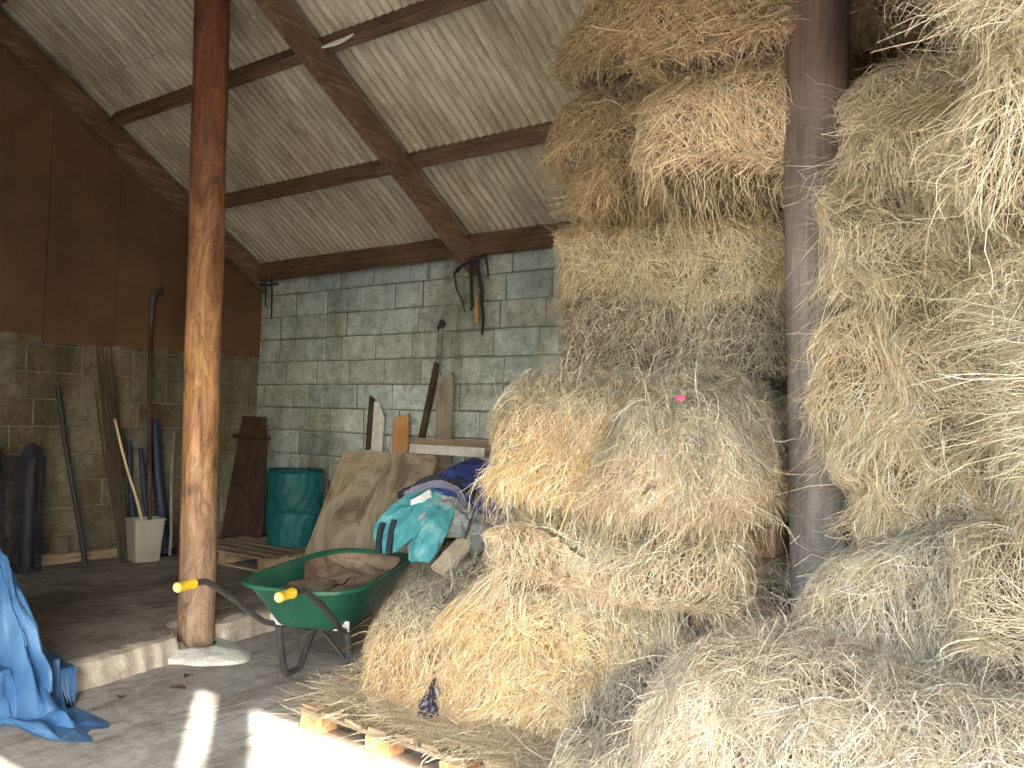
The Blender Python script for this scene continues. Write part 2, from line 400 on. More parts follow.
# rafters, purlins
def sloped(y0, y1, x, w, h, base, mat, name):
    bm = MB(); n = 14
    def P(y, t): return Lr(y)+base+t
    ys = [y0+(y1-y0)*i/n for i in range(n+1)]
    j = [rnd.uniform(-.004,.004) for _ in ys]
    poly = [(y, P(y,0)+q) for y, q in zip(ys, j)]+[(y, P(y,h)) for y in reversed(ys)]
    bm.prism(poly, 'X', x-w/2, x+w/2)
    return bm.build(name, mat)
def rafter(x, w, h, lab, base=0, y1=5.40):
    o = sloped(2.0, y1, x, w, h, base, M['beamY'], 'rafter'); tag(o, lab, 'roof beam', 'sloping rafters'); return o
rafter(-4.40, .085, .19, 'brown sloping rafter in the middle of the roof, meeting the wall above the hanging wires')
rafter(-7.16, .10, .22, 'brown sloping rafter running down against the left wall', base=.03)
rafter(-1.5, .085, .19, 'brown sloping rafter over the hay bales', y1=5.4)
for x in (-7.16, -4.40, -1.5, 2.2):
    o = sloped(YF-.1, 2.0, x, .085, .19, 0, M['beamY'], 'rafter'); tag(o, 'brown rafter on the yard side of the roof ridge', 'roof beam', 'yard side rafters')
def purlin(y, dz, w, h, lab, x0=-7.1, x1=2.28, sx=True):
    b = MB(); n = 24; z = Lr(y)+dz
    for i in range(1):
        pass
    top = [(x0+(x1-x0)*i/n) for i in range(n+1)]
    ang = math.atan(.63 if y > 2 else -.5)
    poly = [(-w/2, 0), (w/2, 0), (w/2, h), (-w/2, h)]
    rings = []
    for x in top:
        q = rnd.uniform(-.003,.003)
        ring = []
        for a, c_ in poly:
            dy = a*math.cos(ang)+c_*math.sin(ang); dzz = -a*math.sin(ang)+c_*math.cos(ang)
            ring.append(b.bm.verts.new((x, y+dy, z+dzz+q)))
        rings.append(ring)
    for i in range(n):
        for k in range(4): b.bm.faces.new((rings[i][k], rings[i][(k+1)%4], rings[i+1][(k+1)%4], rings[i+1][k]))
    b.bm.faces.new(rings[0][::-1]); b.bm.faces.new(rings[-1])
    o = b.build('purlin', M['beamX']); tag(o, lab, 'roof beam', 'cross beams under the roof sheets'); return o
purlin(3.72, .195, .075, .125, 'brown cross beam under the roof sheets, second from the front and highest in full view')
purlin(4.60, .195, .075, .125, 'brown cross beam under the roof sheets, midway between the highest one and the wall top')
purlin(5.30, .10, .10, .165, 'brown cross beam lying along the top of the back block wall')
purlin(2.72, .195, .075, .125, 'brown cross beam at the upper left corner of the roof, nearest to the yard')
for y in (1.9, .9, -.2): purlin(y, .195, .075, .125, 'cross beam beyond the ridge on the yard side of the roof')

# ------------------------------------------------------------------ posts
def pole(name, pts, rads, mat, lab, seed):
    b = MB(); n = 40; r = random.Random(seed)
    def fn(u, v):
        i = v*(len(pts)-1); k = min(int(i), len(pts)-2); t = i-k
        p = Vector(pts[k]).lerp(Vector(pts[k+1]), t); rr = rads[k]*(1-t)+rads[k+1]*t
        a = u*2*math.pi; rr += .003*fbm(a*1.0, v*9, seed)*1+.004*math.sin(2*a+seed+v*4)
        return (p.x+rr*math.cos(a), p.y+rr*math.sin(a), p.z)
    b.grid(fn, n, 80, True); o = b.build(name, mat, smooth=True); tag(o, lab, 'post'); return o
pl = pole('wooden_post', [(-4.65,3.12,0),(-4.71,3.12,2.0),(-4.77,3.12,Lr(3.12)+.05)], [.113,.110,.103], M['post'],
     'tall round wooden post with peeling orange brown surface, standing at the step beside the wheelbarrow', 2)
b = MB(); b.box((0,0,0),(.035,.06,.01)); b.bm.free()
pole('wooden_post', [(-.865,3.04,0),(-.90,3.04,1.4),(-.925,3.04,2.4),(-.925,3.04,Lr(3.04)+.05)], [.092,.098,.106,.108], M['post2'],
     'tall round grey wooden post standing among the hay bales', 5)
pole('wooden_post', [(.45,YF,-.02),(.45,YF,Lr(YF)+.04)], [.09,.088], M['post2'], 'round post at the yard opening under the eaves', 8)
pole('wooden_post', [(-6.8,YF+.1,-.02),(-6.8,YF+.1,Lr(YF)+.04)], [.09,.088], M['post2'], 'round post at the left end of the yard opening', 8)
# footing around the left post
b = MB()
def foot(u, v):
    a = u*2*math.pi; rr = .09+.19*v*(1+.16*math.sin(2*a+.6)+.10*math.sin(3*a+1)+.05*math.sin(7*a))
    z = .062-.055*v**2.2+.006*fbm(a*2, v*4, 3) - (.03 if v > .97 else 0)
    return (-4.52+rr*math.cos(a)*1.12, 3.06+rr*math.sin(a)*1.0, z)
b.grid(foot, 60, 12, True); tag(b.build('concrete_footing', M['footing'], smooth=True), 'pale rounded concrete footing around the base of the orange brown post', 'footing')

# ------------------------------------------------------------------ hay
PAL = {'gold': ((.68,.49,.26), (.76,.60,.37), (.56,.38,.18), (.84,.73,.52)),
       'warm': ((.62,.47,.29), (.72,.59,.41), (.48,.36,.21), (.76,.66,.49)),
       'pale': ((.60,.495,.345), (.73,.63,.455), (.46,.37,.24), (.78,.69,.53)),
       'green': ((.40,.365,.275), (.52,.475,.36), (.30,.27,.20), (.66,.60,.47)),
       'brown': ((.40,.29,.175), (.50,.38,.24), (.28,.20,.12), (.62,.49,.33))}
def sdf(p, h, r):
    q = np.abs(p)-(h-r); m = np.maximum(q, 0); l = np.linalg.norm(m, axis=1)
    d = l+np.minimum(q.max(1), 0)-r
    g = np.where(l[:,None] > 1e-6, np.sign(p)*m/np.maximum(l, 1e-6)[:,None], 0)
    ins = l <= 1e-6
    if ins.any():
        k = q[ins].argmax(1); gg = np.zeros((ins.sum(),3)); gg[np.arange(len(k)),k] = np.sign(p[ins])[np.arange(len(k)),k]; g[ins] = gg
    return d, g
def warper(h, rg, lump, flake, sag):
    A = rg.normal(0, 1, (6,3)); K = rg.normal(0, 1, (6,3))*5.0; ph = rg.uniform(0, 6.28, 6)
    K2 = rg.normal(0, 1, (6,3))*13; ph2 = rg.uniform(0, 6.28, 6); A2 = rg.normal(0, 1, (6,3)); f0 = rg.uniform(0, 6)
    def f(p):
        s = np.sin(p@K.T+ph)@A*lump*.32 + np.sin(p@K2.T+ph2)@A2*lump*.14
        o = p+s; x = p[:,0]
        fl = flake*(np.abs(np.sin(x*math.pi/.11+f0+.6*np.sin(p[:,2]*9)))**.5-.7)
        o[:,1] += fl*np.sign(p[:,1])*(np.abs(p[:,1])/h[1]); o[:,2] += fl*(p[:,2] > 0)*.8
        top = np.clip(p[:,2]/h[2]*.5+.5, 0, 1)
        o[:,2] -= sag*top*(np.minimum(np.abs(p[:,0])/h[0],1.1)**3*.8+np.minimum(np.abs(p[:,1])/h[1],1.1)**3*.5)
        o[:,0] *= 1+.10*sag/h[2]*(1-top)*2; o[:,1] *= 1+.14*sag/h[2]*(1-top)*2
        return o
    return f
def ribbons(P, Wd, width, col):
    # P: (n, s+1, 3) centre lines, Wd: (n, 3) width directions
    n, s1, _ = P.shape; tw = np.linspace(1, .45, s1)[None,:,None]
    off = Wd[:,None,:]*width[:,None,None]*.5*tw
    V = np.stack([P-off, P+off], 2).reshape(-1, 3)
    a = (np.arange(n)[:,None]*s1+np.arange(s1-1)[None])*2
    F = np.stack([a, a+1, a+3, a+2], -1).reshape(-1, 4)
    T = np.repeat(col, s1*2, axis=0); return V, F, T
def norm(v): return v/np.maximum(np.linalg.norm(v, axis=1), 1e-9)[:,None]
def hay_mesh(name, size, seed, pal='gold', top='green', n=7000, lump=.05, flake=.012, sag=.05, rad=.10, length=.17, wid=.0042, droop=.55, fringe=.25, fluff=.035, wild=.05, comb=.5):
    n = int(n*1.75); rg = np.random.default_rng(seed); h = np.array(size)/2; r = min(rad, h.min()*.85)
    W = warper(h, rg, lump, flake, sag)
    # core: subdivided cube pushed to the rounded box
    g = 26; Vc, Fc, k = [], [], 0
    for ax in range(3):
        for s in (-1, 1):
            u, v = np.meshgrid(np.linspace(-1,1,g), np.linspace(-1,1,g), indexing='ij')
            p = np.zeros((g*g,3)); p[:,ax] = s; p[:,(ax+1)%3] = u.ravel(); p[:,(ax+2)%3] = v.ravel()
            p = p*h; c = np.clip(p, -(h-r), h-r); p = c+norm(p-c)*r*.97
            Vc.append(W(p)); i, j = np.meshgrid(np.arange(g-1), np.arange(g-1), indexing='ij'); a = (i*g+j).ravel()+k
            q = np.stack([a, a+g, a+g+1, a+1], 1); Fc.append(q if s > 0 else q[:,::-1]); k += g*g
    Vc = np.concatenate(Vc); Fc = np.concatenate(Fc)
    pc, tc = np.array(PAL[pal]), np.array(PAL[top])
    topf = np.clip((Vc[:,2]/h[2]-.45)*2, 0, 1)[:,None]
    Tc = (pc[2]*.50*(1-topf)+tc[2]*.55*topf); Tc = np.concatenate([Tc, np.ones((len(Tc),1))], 1)
    # straws
    ar = np.array([h[1]*h[2], h[0]*h[2], h[0]*h[1]]); ar = np.repeat(ar, 2); ar[4] *= .25; ar /= ar.sum()
    f = rg.choice(6, n, p=ar); p = rg.uniform(-1, 1, (n,3)); ax = f//2; sg = (f%2)*2-1
    p[np.arange(n),ax] = sg; p = p*h
    c = np.clip(p, -(h-r), h-r); nn = norm(p-c); p = c+nn*(r-.004)
    L = np.minimum(length*.55*np.exp(rg.normal(0, .5, n)), length*1.5); S = 5
    topn = np.clip(nn[:,2], 0, 1)[:,None]
    rd = norm(rg.normal(0, 1, (n,3))); rd -= nn*(rd*nn).sum(1)[:,None]*.9
    down = np.array([0,0,-1.0])
    # on the top the straws comb outwards over the nearest edge
    outw = p*np.array([.6,1.0,0]); outw = norm(outw+1e-6)
    d = norm(rd*(1.05-.35*comb)+nn*.30+down*(1-topn)*comb*1.15*rg.random((n,1))*1.6+outw*topn*comb*.7)
    pts = [p]; hang = rg.random(n) < fringe
    wl = rg.random(n) < wild
    d[wl] = norm(rd[wl]*.8+nn[wl]*.9)
    for s in range(S):
        st = (L/S)[:,None]
        d = norm(d+down*droop*(.25+.75*(~wl[:,None]))*.45+rg.normal(0, .27, (n,3)))
        q = pts[-1]+d*st; dist, gr = sdf(q, h, r)
        lo = .002+.012*rg.random(n); pen = np.maximum(lo-dist, 0); q = q+gr*pen[:,None]
        mx = np.where(wl, .5, fluff); pull = np.maximum(dist-mx, 0)*np.where(hang & (q[:,2] < -h[2]*.55), .05, .7); q = q-gr*pull[:,None]
        pts.append(q)
    P = np.stack(pts, 1); sh = P.shape; P = W(P.reshape(-1,3)).reshape(sh)
    Wd = norm(np.cross(P[:,-1]-P[:,0], nn)+rg.normal(0, .35, (n,3))*L[:,None])
    wdt = wid*.62*np.exp(rg.normal(0, .3, n))
    pi = rg.choice(4, n, p=[.36,.30,.20,.14]); t = (rg.random(n) < np.clip(nn[:,2]*1.3-.15, .08, .95))
    col = np.where(t[:,None], tc[pi], pc[pi])*np.exp(rg.normal(0, .30, (n,1)))
    lowf = np.sin(P[:,0]@np.array([4.,3.,5.])+seed)[:,None]*.10+1
    col = np.clip(col*lowf, 0, .9); col = np.concatenate([col, np.ones((n,1))], 1)
    Vs, Fs, Ts = ribbons(P, Wd, wdt, col)
    F = np.concatenate([Fc, Fs+len(Vc)])
    mi = np.concatenate([np.zeros(len(Fc)), np.ones(len(Fs))])
    return mesh_np(name, np.concatenate([Vc, Vs]), F, [M['haycore'], M['straw']], mi, np.concatenate([Tc, Ts]), np.concatenate([np.ones(len(Fc)), np.zeros(len(Fs))]))
BAL = {}
def bale(lab, c, size, seed, yaw=0, tilt=(0,0), group='hay bales in the stack', **kw):
    o = link('hay_bale', hay_mesh('hay_bale', size, seed, **kw), None, c)
    o.rotation_euler = (R(tilt[0]), R(tilt[1]), R(yaw)); tag(o, lab, 'hay bale', group); BAL[seed] = o; return o
LG = 'hay bales piled left of the grey post'; RG = 'hay bales piled right of the grey post'
# floor level and stair of bales, left to right
bale('greenish topped hay bale directly beside the wheelbarrow', (-2.70,3.46,.41), (.54,1.15,.54), 1, yaw=8, tilt=(5,0), group=LG, pal='gold', top='green', n=11000, sag=.10, fringe=.5, length=.19, comb=.6)
bale('tumbled golden hay bale lowest in the pile, just behind the black plastic scrap', (-2.10,3.20,.34), (1.0,.62,.44), 2, yaw=6, group=LG, pal='gold', top='gold', n=12000, sag=.10, lump=.07, fringe=.5, length=.19)
bale('golden hay bale on the second step of the pile, above the lowest bale', (-1.82,3.14,.68), (1.06,.66,.34), 3, yaw=6, group=LG, pal='gold', top='pale', n=12000, sag=.09, lump=.06, fringe=.6)
bale('pale hay bale on the pile directly below the shaggy one with the pink mark', (-1.66,3.14,.97), (.92,.80,.34), 4, yaw=8, group=LG, pal='warm', top='pale', n=12000, sag=.08, lump=.06, fringe=.6)
bale('golden fringed hay bale jutting out end on, left of the bale with the pink mark', (-1.86,3.20,1.40), (.47,1.02,.43), 5, yaw=4, tilt=(-1,0), group=LG, pal='gold', top='green', n=15000, sag=.04, fringe=.45, length=.18, fluff=.04, droop=.6, comb=.6)
b6 = bale('big shaggy hay bale jutting out end on with a small pink mark on it', (-1.34,3.12,1.37), (.56,1.0,.47), 6, yaw=2, tilt=(3,0), group=LG, pal='warm', top='green', n=17000, sag=.12, rad=.2, fringe=.6, length=.20, fluff=.04, droop=.6, comb=.8)
bale('tightly packed grey green hay bale lying crosswise, just above the shaggy end on bales', (-1.76,3.78,1.86), (1.10,.50,.42), 7, group=LG, pal='green', top='green', n=13000, sag=.02, lump=.03, rad=.07, length=.11, fringe=.1, comb=.3)
bale('hay bale lying crosswise with golden left end, on top of the grey green packed bale', (-1.76,3.76,2.24), (1.16,.52,.40), 8, group=LG, pal='pale', top='gold', n=14000, sag=.05, lump=.04, fringe=.5, length=.15)
bale('golden brown hay bale end on beside the grey post, lower of the two high ones', (-1.29,3.44,2.62), (.56,.90,.46), 9, group=LG, pal='warm', top='brown', n=12000, sag=.07, fringe=.7, length=.17)
bale('golden brown hay bale end on beside the grey post, upper of the two high ones', (-1.30,3.38,3.04), (.60,.84,.46), 10, yaw=4, group=LG, pal='brown', top='brown', n=12000, sag=.07, fringe=.5, length=.17, comb=.3)
bale('small brown hay bale under the roof left of the high golden ones, lowest of three', (-1.92,3.70,2.56), (.42,.80,.26), 11, group=LG, pal='brown', top='brown', n=8000, sag=.05, fringe=.4)
bale('brown hay bale under the roof left of the high golden ones, middle of three', (-1.97,3.68,2.84), (.46,.80,.32), 12, yaw=3, group=LG, pal='brown', top='brown', n=9000, sag=.07, fringe=.4)
bale('brown hay bale under the roof left of the high golden ones, top of three', (-1.84,3.46,3.20), (.44,.66,.30), 13, yaw=-5, group=LG, pal='brown', top='brown', n=9000, sag=.05, fringe=.4)
bale('brown hay bale at the top edge of the photo, over the high golden ones', (-1.30,3.30,3.47), (.70,.62,.34), 14, group=LG, pal='brown', top='brown', n=9000, sag=.04, fringe=.3)
bale('green hay bale low behind the grey post, below the brown timber end', (-1.13,3.62,.70), (.60,.70,.50), 15, group=LG, pal='green', top='green', n=8000, sag=.05)
bale('hay bale on the floor beneath the stepped pile, left of the grey post', (-1.20,3.45,.30), (.80,.70,.38), 16, group=LG, pal='gold', top='green', n=6000, sag=.05)
bale('narrow hay bale with grey top slumped against the left side of the foreground bale', (-1.25,2.66,.36), (.36,.95,.56), 17, yaw=-14, tilt=(7,-4), group=LG, pal='gold', top='green', n=12000, sag=.12, fringe=.8, length=.20, comb=.9, wid=.0038)
bale('big hay bale in the foreground at the bottom middle of the photo', (-.55,2.46,.47), (1.12,.86,.66), 18, yaw=-4, tilt=(0,4), group=RG, pal='pale', top='pale', n=30000, sag=.10, rad=.22, fringe=.6, length=.20, comb=.55, wid=.0034, fluff=.03, lump=.05)
# right of the post
RS = [('lowest hay bale right of the grey post, at the foot of the post', .60, .42, 'pale', 20), ('hay bale right of the grey post, second from the bottom', .96, .36, 'pale', 21),
      ('hay bale right of the grey post, third from the bottom at about eye height', 1.31, .38, 'warm', 22), ('golden hay bale right of the grey post, fourth from the bottom', 1.68, .40, 'warm', 23),
      ('hay bale right of the grey post, fifth from the bottom', 2.06, .40, 'pale', 24), ('hay bale right of the grey post, sixth from the bottom under the dark gap', 2.44, .40, 'pale', 25)]
for i, (lb, z, hh, pl_, sd_) in enumerate(RS):
    bale(lb, (-.49+(.02 if i%2 else 0), 3.10 if i < 2 else 3.16, z), (.58,.84,hh+(.06 if i < 2 else 0)), sd_, yaw=[0,-3,2,-2,3,0][i], group=RG, pal=pl_, top='green' if i < 2 else 'pale', n=13000, sag=.05, fringe=.6, length=.19, wid=.0036, comb=.6, lump=.06)
bale('dim hay bale set back in the dark gap high right of the grey post', (-.46,3.95,2.84), (.60,.8,.40), 26, group=RG, pal='green', top='brown', n=7000)
bale('hay bale at the top edge above the dark gap, right of the grey post', (-.42,3.10,3.22), (.66,.84,.40), 27, group=RG, pal='brown', top='pale', n=12000, fringe=.7, wid=.0036)
SS = [('nearer stack of hay at the right edge, bale lying on the floor', .30, .46), ('hay bale low at the right edge, behind the right end of the big front bale', .72, .40),
      ('hay bale at the right edge just below eye height', 1.10, .38), ('hay bale at the right edge, tucked behind the closest shaggy bale', 1.48, .38), ('hay bale at the right edge, level with the top of the closest shaggy bale', 1.86, .38),
      ('hay bale at the right edge above eye height, second below the roof edge', 2.24, .38), ('hay bale at the right edge, next below the topmost', 2.62, .38), ('topmost hay bale in view at the right edge', 3.02, .42)]
SX = [0,.0,.04,.02,-.02,.0,-.03,-.05]; SY = [0,0,.08,.12,.1,-.05,-.12,-.15]
for i, (lb, z, hh) in enumerate(SS):
    lb = lb if i else 'hay bale on the floor at the bottom right corner under the stack'
    bale(lb, (.02+SX[i], 2.72+SY[i], z), (.60,.95,hh), 30+i, yaw=[0,4,-3,2,-4,3,-2,2][i], group=RG, pal='pale', top='pale', n=13000, sag=.06, fringe=.7, length=.20, wid=.0034, lump=.08, comb=.4)
bale('closest shaggy hay bale, cut off by the right edge of the photo', (.15,1.98,1.58), (.44,.72,.48), 40, yaw=3, group=RG, pal='pale', top='pale', n=16000, sag=.10, rad=.2, fringe=.9, length=.22, wid=.0026, comb=.5, lump=.08, wild=.2)
bale('shaggy hay bale jutting from the top right corner of the photo', (.12,2.18,2.48), (.50,.72,.46), 41, yaw=3, group=RG, pal='pale', top='pale', n=14000, sag=.08, rad=.18, fringe=.9, length=.22, wid=.0028, comb=.4, lump=.08, wild=.15)
# bales out of frame to the right and at the back, sharing meshes with the ones in view
r5 = random.Random(5); k = 0
for x, ys in ((.64, (2.5,)), (1.19, (2.3,)), (1.74, (2.3,))):
    for y in ys:
        for i in range(8):
            s = BAL[30+i]; o = s.copy(); C.objects.link(o); o.location = (x+r5.uniform(-.02,.02), y+r5.uniform(-.05,.05), s.location.z); o.rotation_euler = (0,0,math.pi+r5.uniform(-.04,.04))
            tag(o, 'hay bale of the stacks standing beyond the right edge of the photo', 'hay bale', 'hay bales beyond the right edge')
for x in (-1.75, -.55):
    for i in range(7):
        s = BAL[7]; o = s.copy(); C.objects.link(o); o.location = (x+r5.uniform(-.02,.02), 4.42, .26+i*.41); o.rotation_euler = (0,0,r5.uniform(-.03,.03))
        tag(o, 'packed hay bale of the inner rows hidden behind the front of the pile', 'hay bale', 'hay bales in the inner rows')
# pink mark
m6 = MB(); rr = random.Random(4)
def pk(u, v):
    a = u*2*math.pi; q = v*(.018+.004*math.sin(3*a)+.003*math.sin(7*a+1)); return (q*math.cos(a), q*math.sin(a)*.8, .006*(1-v)-.004*v)
m6.grid(pk, 24, 4, True)
pm = m6.build('pink_mark', M['pink'], b6); tag(pm, 'small bright pink paint mark'); pm.location = (.055,-.41,.195); pm.rotation_euler = (R(35), 0, 0)

def loose(name, lab, cat, poly, zf, n, seed, pal='pale', length=.14, wid=.0035, up=.12, base=True, mats=None):
    # loose straw scattered over a polygon, on the height given by zf(x, y)
    rg = np.random.default_rng(seed); poly = np.array(poly); mn, mx = poly.min(0), poly.max(0); X = []
    def inside(q):
        c = np.zeros(len(q), bool); j = len(poly)-1
        for i in range(len(poly)):
            a, b_ = poly[i], poly[j]
            t = ((a[1] > q[:,1]) != (b_[1] > q[:,1])) & (q[:,0] < (b_[0]-a[0])*(q[:,1]-a[1])/(b_[1]-a[1]+1e-12)+a[0]); c ^= t; j = i
        return c
    q = rg.uniform(mn, mx, (n*4, 2)); q = q[inside(q)][:n]; n = len(q)
    p = np.concatenate([q, np.array([[zf(*a)] for a in q])+rg.uniform(0,.012,(n,1))], 1)
    L = length*np.exp(rg.normal(0,.4,n)); a = rg.uniform(0, 2*math.pi, n); d = np.stack([np.cos(a), np.sin(a), rg.normal(0, up, n)], 1); pts = [p]
    for s in range(4):
        d = norm(d+rg.normal(0,.22,(n,3))*np.array([1,1,.4])); r_ = pts[-1]+d*(L/4)[:,None]
        gz = np.array([zf(*a) for a in r_[:,:2]]); r_[:,2] = np.clip(r_[:,2], gz+.002, gz+.05); pts.append(r_)
    P = np.stack(pts, 1); nn = np.tile([0,0,1.], (n,1)); Wd = norm(np.cross(P[:,-1]-P[:,0], nn)+rg.normal(0,.3,(n,3))*L[:,None])
    pc = np.array(PAL[pal]); col = pc[rg.choice(4, n)]*np.exp(rg.normal(0,.22,(n,1))); col = np.concatenate([np.clip(col,0,.9), np.ones((n,1))], 1)
    V, F, T = ribbons(P, Wd, np.full(n, wid)*np.exp(rg.normal(0,.3,n)), col); mi = np.ones(len(F))
    o = link(name, mesh_np(name, V, F, [M['haycore'], M['straw']], mi, T, np.zeros(len(F))))
    tag(o, lab, cat, kind='stuff'); return o
def zfpal(x, y):
    e = min((y-2.62)/.5, 1) if y > 2.62 else 0
    return .135+.05*max(e,0)+.012*math.sin(x*9+y*5)
loose('loose_hay', 'loose hay scattered over the pallets in front of the lowest bales', 'hay', [(-3.12,2.75),(-2.9,2.68),(-2.3,2.68),(-1.9,2.62),(-1.3,2.5),(-1.2,3.2),(-2.6,3.3),(-3.2,3.4)], zfpal, 15000, 60)
loose('hay_litter', 'thin litter of hay stalks on the concrete beside the left end of the pile', 'hay', [(-3.45,2.9),(-3.0,2.6),(-2.8,3.3),(-3.2,4.1),(-3.5,3.6)], lambda x, y: .004, 2600, 61, wid=.003)
loose('hay_litter', 'few stray hay stalks and chaff lying about on the concrete floor near the post', 'hay', [(-4.2,1.9),(-2.9,1.7),(-2.7,2.4),(-3.2,3.2),(-4.3,3.6)], lambda x, y: .003, 160, 62, pal='brown', length=.06, wid=.003)
# bed of matted hay under the loose straw
b = MB()
def bed(u, v):
    x = -3.12+u*1.95; y = 2.66+v*.9; e = min(u,1-u,1)*9; e2 = min(v*7, 1)
    return (x+.02*math.sin(v*20), y+.03*math.sin(u*23)+.02*math.sin(u*51), .125+(zfpal(x,y)-.13)*min(e,1)*e2+.006*fbm(x*9,y*9,2)*min(e,1)*e2)
b.grid(bed, 90, 40); o = b.build('hay_mat', M['haycore'], smooth=True)
a = o.data.attributes.new('tint', 'FLOAT_COLOR', 'POINT'); a.data.foreach_set('color', np.tile([.30,.24,.13,1], len(o.data.vertices)).astype(np.float32))
tag(o, 'matted layer of trampled hay lying on the front pallets', 'hay', kind='stuff')
# ------------------------------------------------------------------ wheelbarrow (local y = forward, x = right)
wb = thing('wheelbarrow', 'green wheelbarrow with yellow handle grips and a rusty dirty tray, parked beside the hay', 'wheelbarrow', (-3.46,2.83,0), R(20))
def rrect(a, y0, y1, w0, w1, z0, z1, e=.22):
    # rounded trapezoid outline, a in 0..1
    t = a*2*math.pi; c, s = math.cos(t), math.sin(t)
    x = math.copysign(abs(c)**(e*2), c); y = math.copysign(abs(s)**(e*2), s)
    q = (y+1)/2; w = w0*(1-q)+w1*q
    return x*w/2, y0+(y1-y0)*q, z0*(1-q)+z1*q
lv = [  # y0,y1,w0,w1,z0,z1, exponent
    (.30,.70,.02,.02,.325,.335,.5), (.20,.78,.40,.36,.32,.33,.28), (.17,.82,.45,.40,.335,.345,.28), (.10,.92,.58,.50,.44,.47,.27), (.02,1.02,.70,.58,.545,.60,.26),
    (-.012,1.05,.755,.62,.548,.603,.26), (-.012,1.05,.755,.62,.565,.62,.26), (.012,1.025,.715,.59,.568,.623,.26), (.03,1.005,.68,.56,.555,.61,.26), (.11,.91,.56,.48,.45,.48,.27), (.19,.80,.42,.38,.345,.355,.28), (.30,.70,.02,.02,.34,.35,.5)]
def lofted(levels, n=72):
    def fn(u, v):
        i = v*(len(levels)-1); k = min(int(i+1e-9), len(levels)-2); t = i-k
        a = rrect(u, *levels[k]); b_ = rrect(u, *levels[k+1])
        return tuple(a[j]*(1-t)+b_[j]*t for j in range(3))
    return fn
b = MB(); b.grid(lofted(lv), 72, (len(lv)-1)*2, True); b.build('tray', M['green_tray'], wb, True)
b = MB(); ins = [(.30,.70,.02,.02,.475,.50,.5), (.19,.84,.38,.36,.48,.51,.3), (.13,.92,.53,.465,.502,.54,.27), (.075,.985,.605,.52,.545,.60,.27)]
f0 = lofted(ins)
def dirt(u, v):
    x, y, z = f0(u, v); k = 1 if v > .5 else 0
    d = .012*fbm(x*9, y*9, 4)
    if v > .5 and x < -.08 and y < .55: x += .07*(v-.5)*2; z -= .075*(v-.5)*2
    return (x, y, z+d*(1-v)*1.2+(.012*fbm(x*20,y*20,1) if .2 < v < .8 else 0))
b.grid(dirt, 72, 18, True); o = b.build('dirt', M['rust_dirt'], wb, True); o['label'] = 'rusty brown dirt caked inside the tray'
for s in (-1, 1):
    b = MB(); b.tube([(s*.262,-.40,.640),(s*.262,-.31,.636),(s*.262,-.25,.61),(s*.258,-.10,.52),(s*.245,.04,.425),(s*.225,.16,.345),(s*.20,.30,.300),(s*.16,.65,.285),(s*.10,.95,.24),(s*.075,1.16,.20)], .0155, 12)
    fr = b.build('frame_tube', M['black_tube'], wb, True)
    b = MB(); b.tube([(s*.263,-.515,.642),(s*.263,-.51,.642),(s*.263,-.50,.642),(s*.262,-.41,.640),(s*.262,-.40,.640),(s*.262,-.392,.640)], [.017,.023,.0215,.0215,.026,.024], 16)
    g = b.build('handle_grip', M['yellow'], fr, True)
    b = MB(); b.tube([(s*.263,-.518,.642),(s*.263,-.5145,.642)], .0165, 14); b.build('grip_end', M['yellow_pale'], fr)
    b = MB(); b.tube([(s*.205,.27,.315),(s*.205,.30,.20),(s*.20,.335,.055),(s*.198,.36,.022),(s*.196,.40,.0165),(s*.196,.46,.0165),(s*.196,.50,.025),(s*.198,.56,.10),(s*.20,.72,.285)], .019, 12)
    b.build('leg', M['black_tube'], wb, True)
    b = MB(); b.box((s*.10,.335,.215), (.008,.022,.275), Euler((0, s*-.80, 0))); b.build('cross_brace', M['black_tube'], wb)
b = MB(); b.box((0,.235,.345), (.47,.012,.055), bev=.003); b.build('leg_plate', M['galv'], wb)
b = MB(); b.box((0,1.04,.27), (.26,.02,.02)); b.build('front_brace', M['black_tube'], wb)
b = MB()
def tyre(u, v):
    a = u*2*math.pi; t = v*2*math.pi; rr = .155+.040*math.cos(t)+(.003 if int(u*72) % 3 == 0 else 0)*(math.cos(t) > .5)
    return (.042*math.sin(t), 1.16+rr*math.cos(a), .197+rr*math.sin(a))
b.grid(tyre, 72, 16, True); wh = b.build('wheel', M['rubber'], wb, True)
b = MB(); b.tube([(-.03,1.16,.197),(-.012,1.16,.197),(.012,1.16,.197),(.03,1.16,.197)], [.05,.118,.118,.05], 24); b.build('rim', M['galv'], wh)
b = MB(); b.tube([(-.085,1.16,.197),(.085,1.16,.197)], .009, 10); b.build('axle', M['galv'], wh)

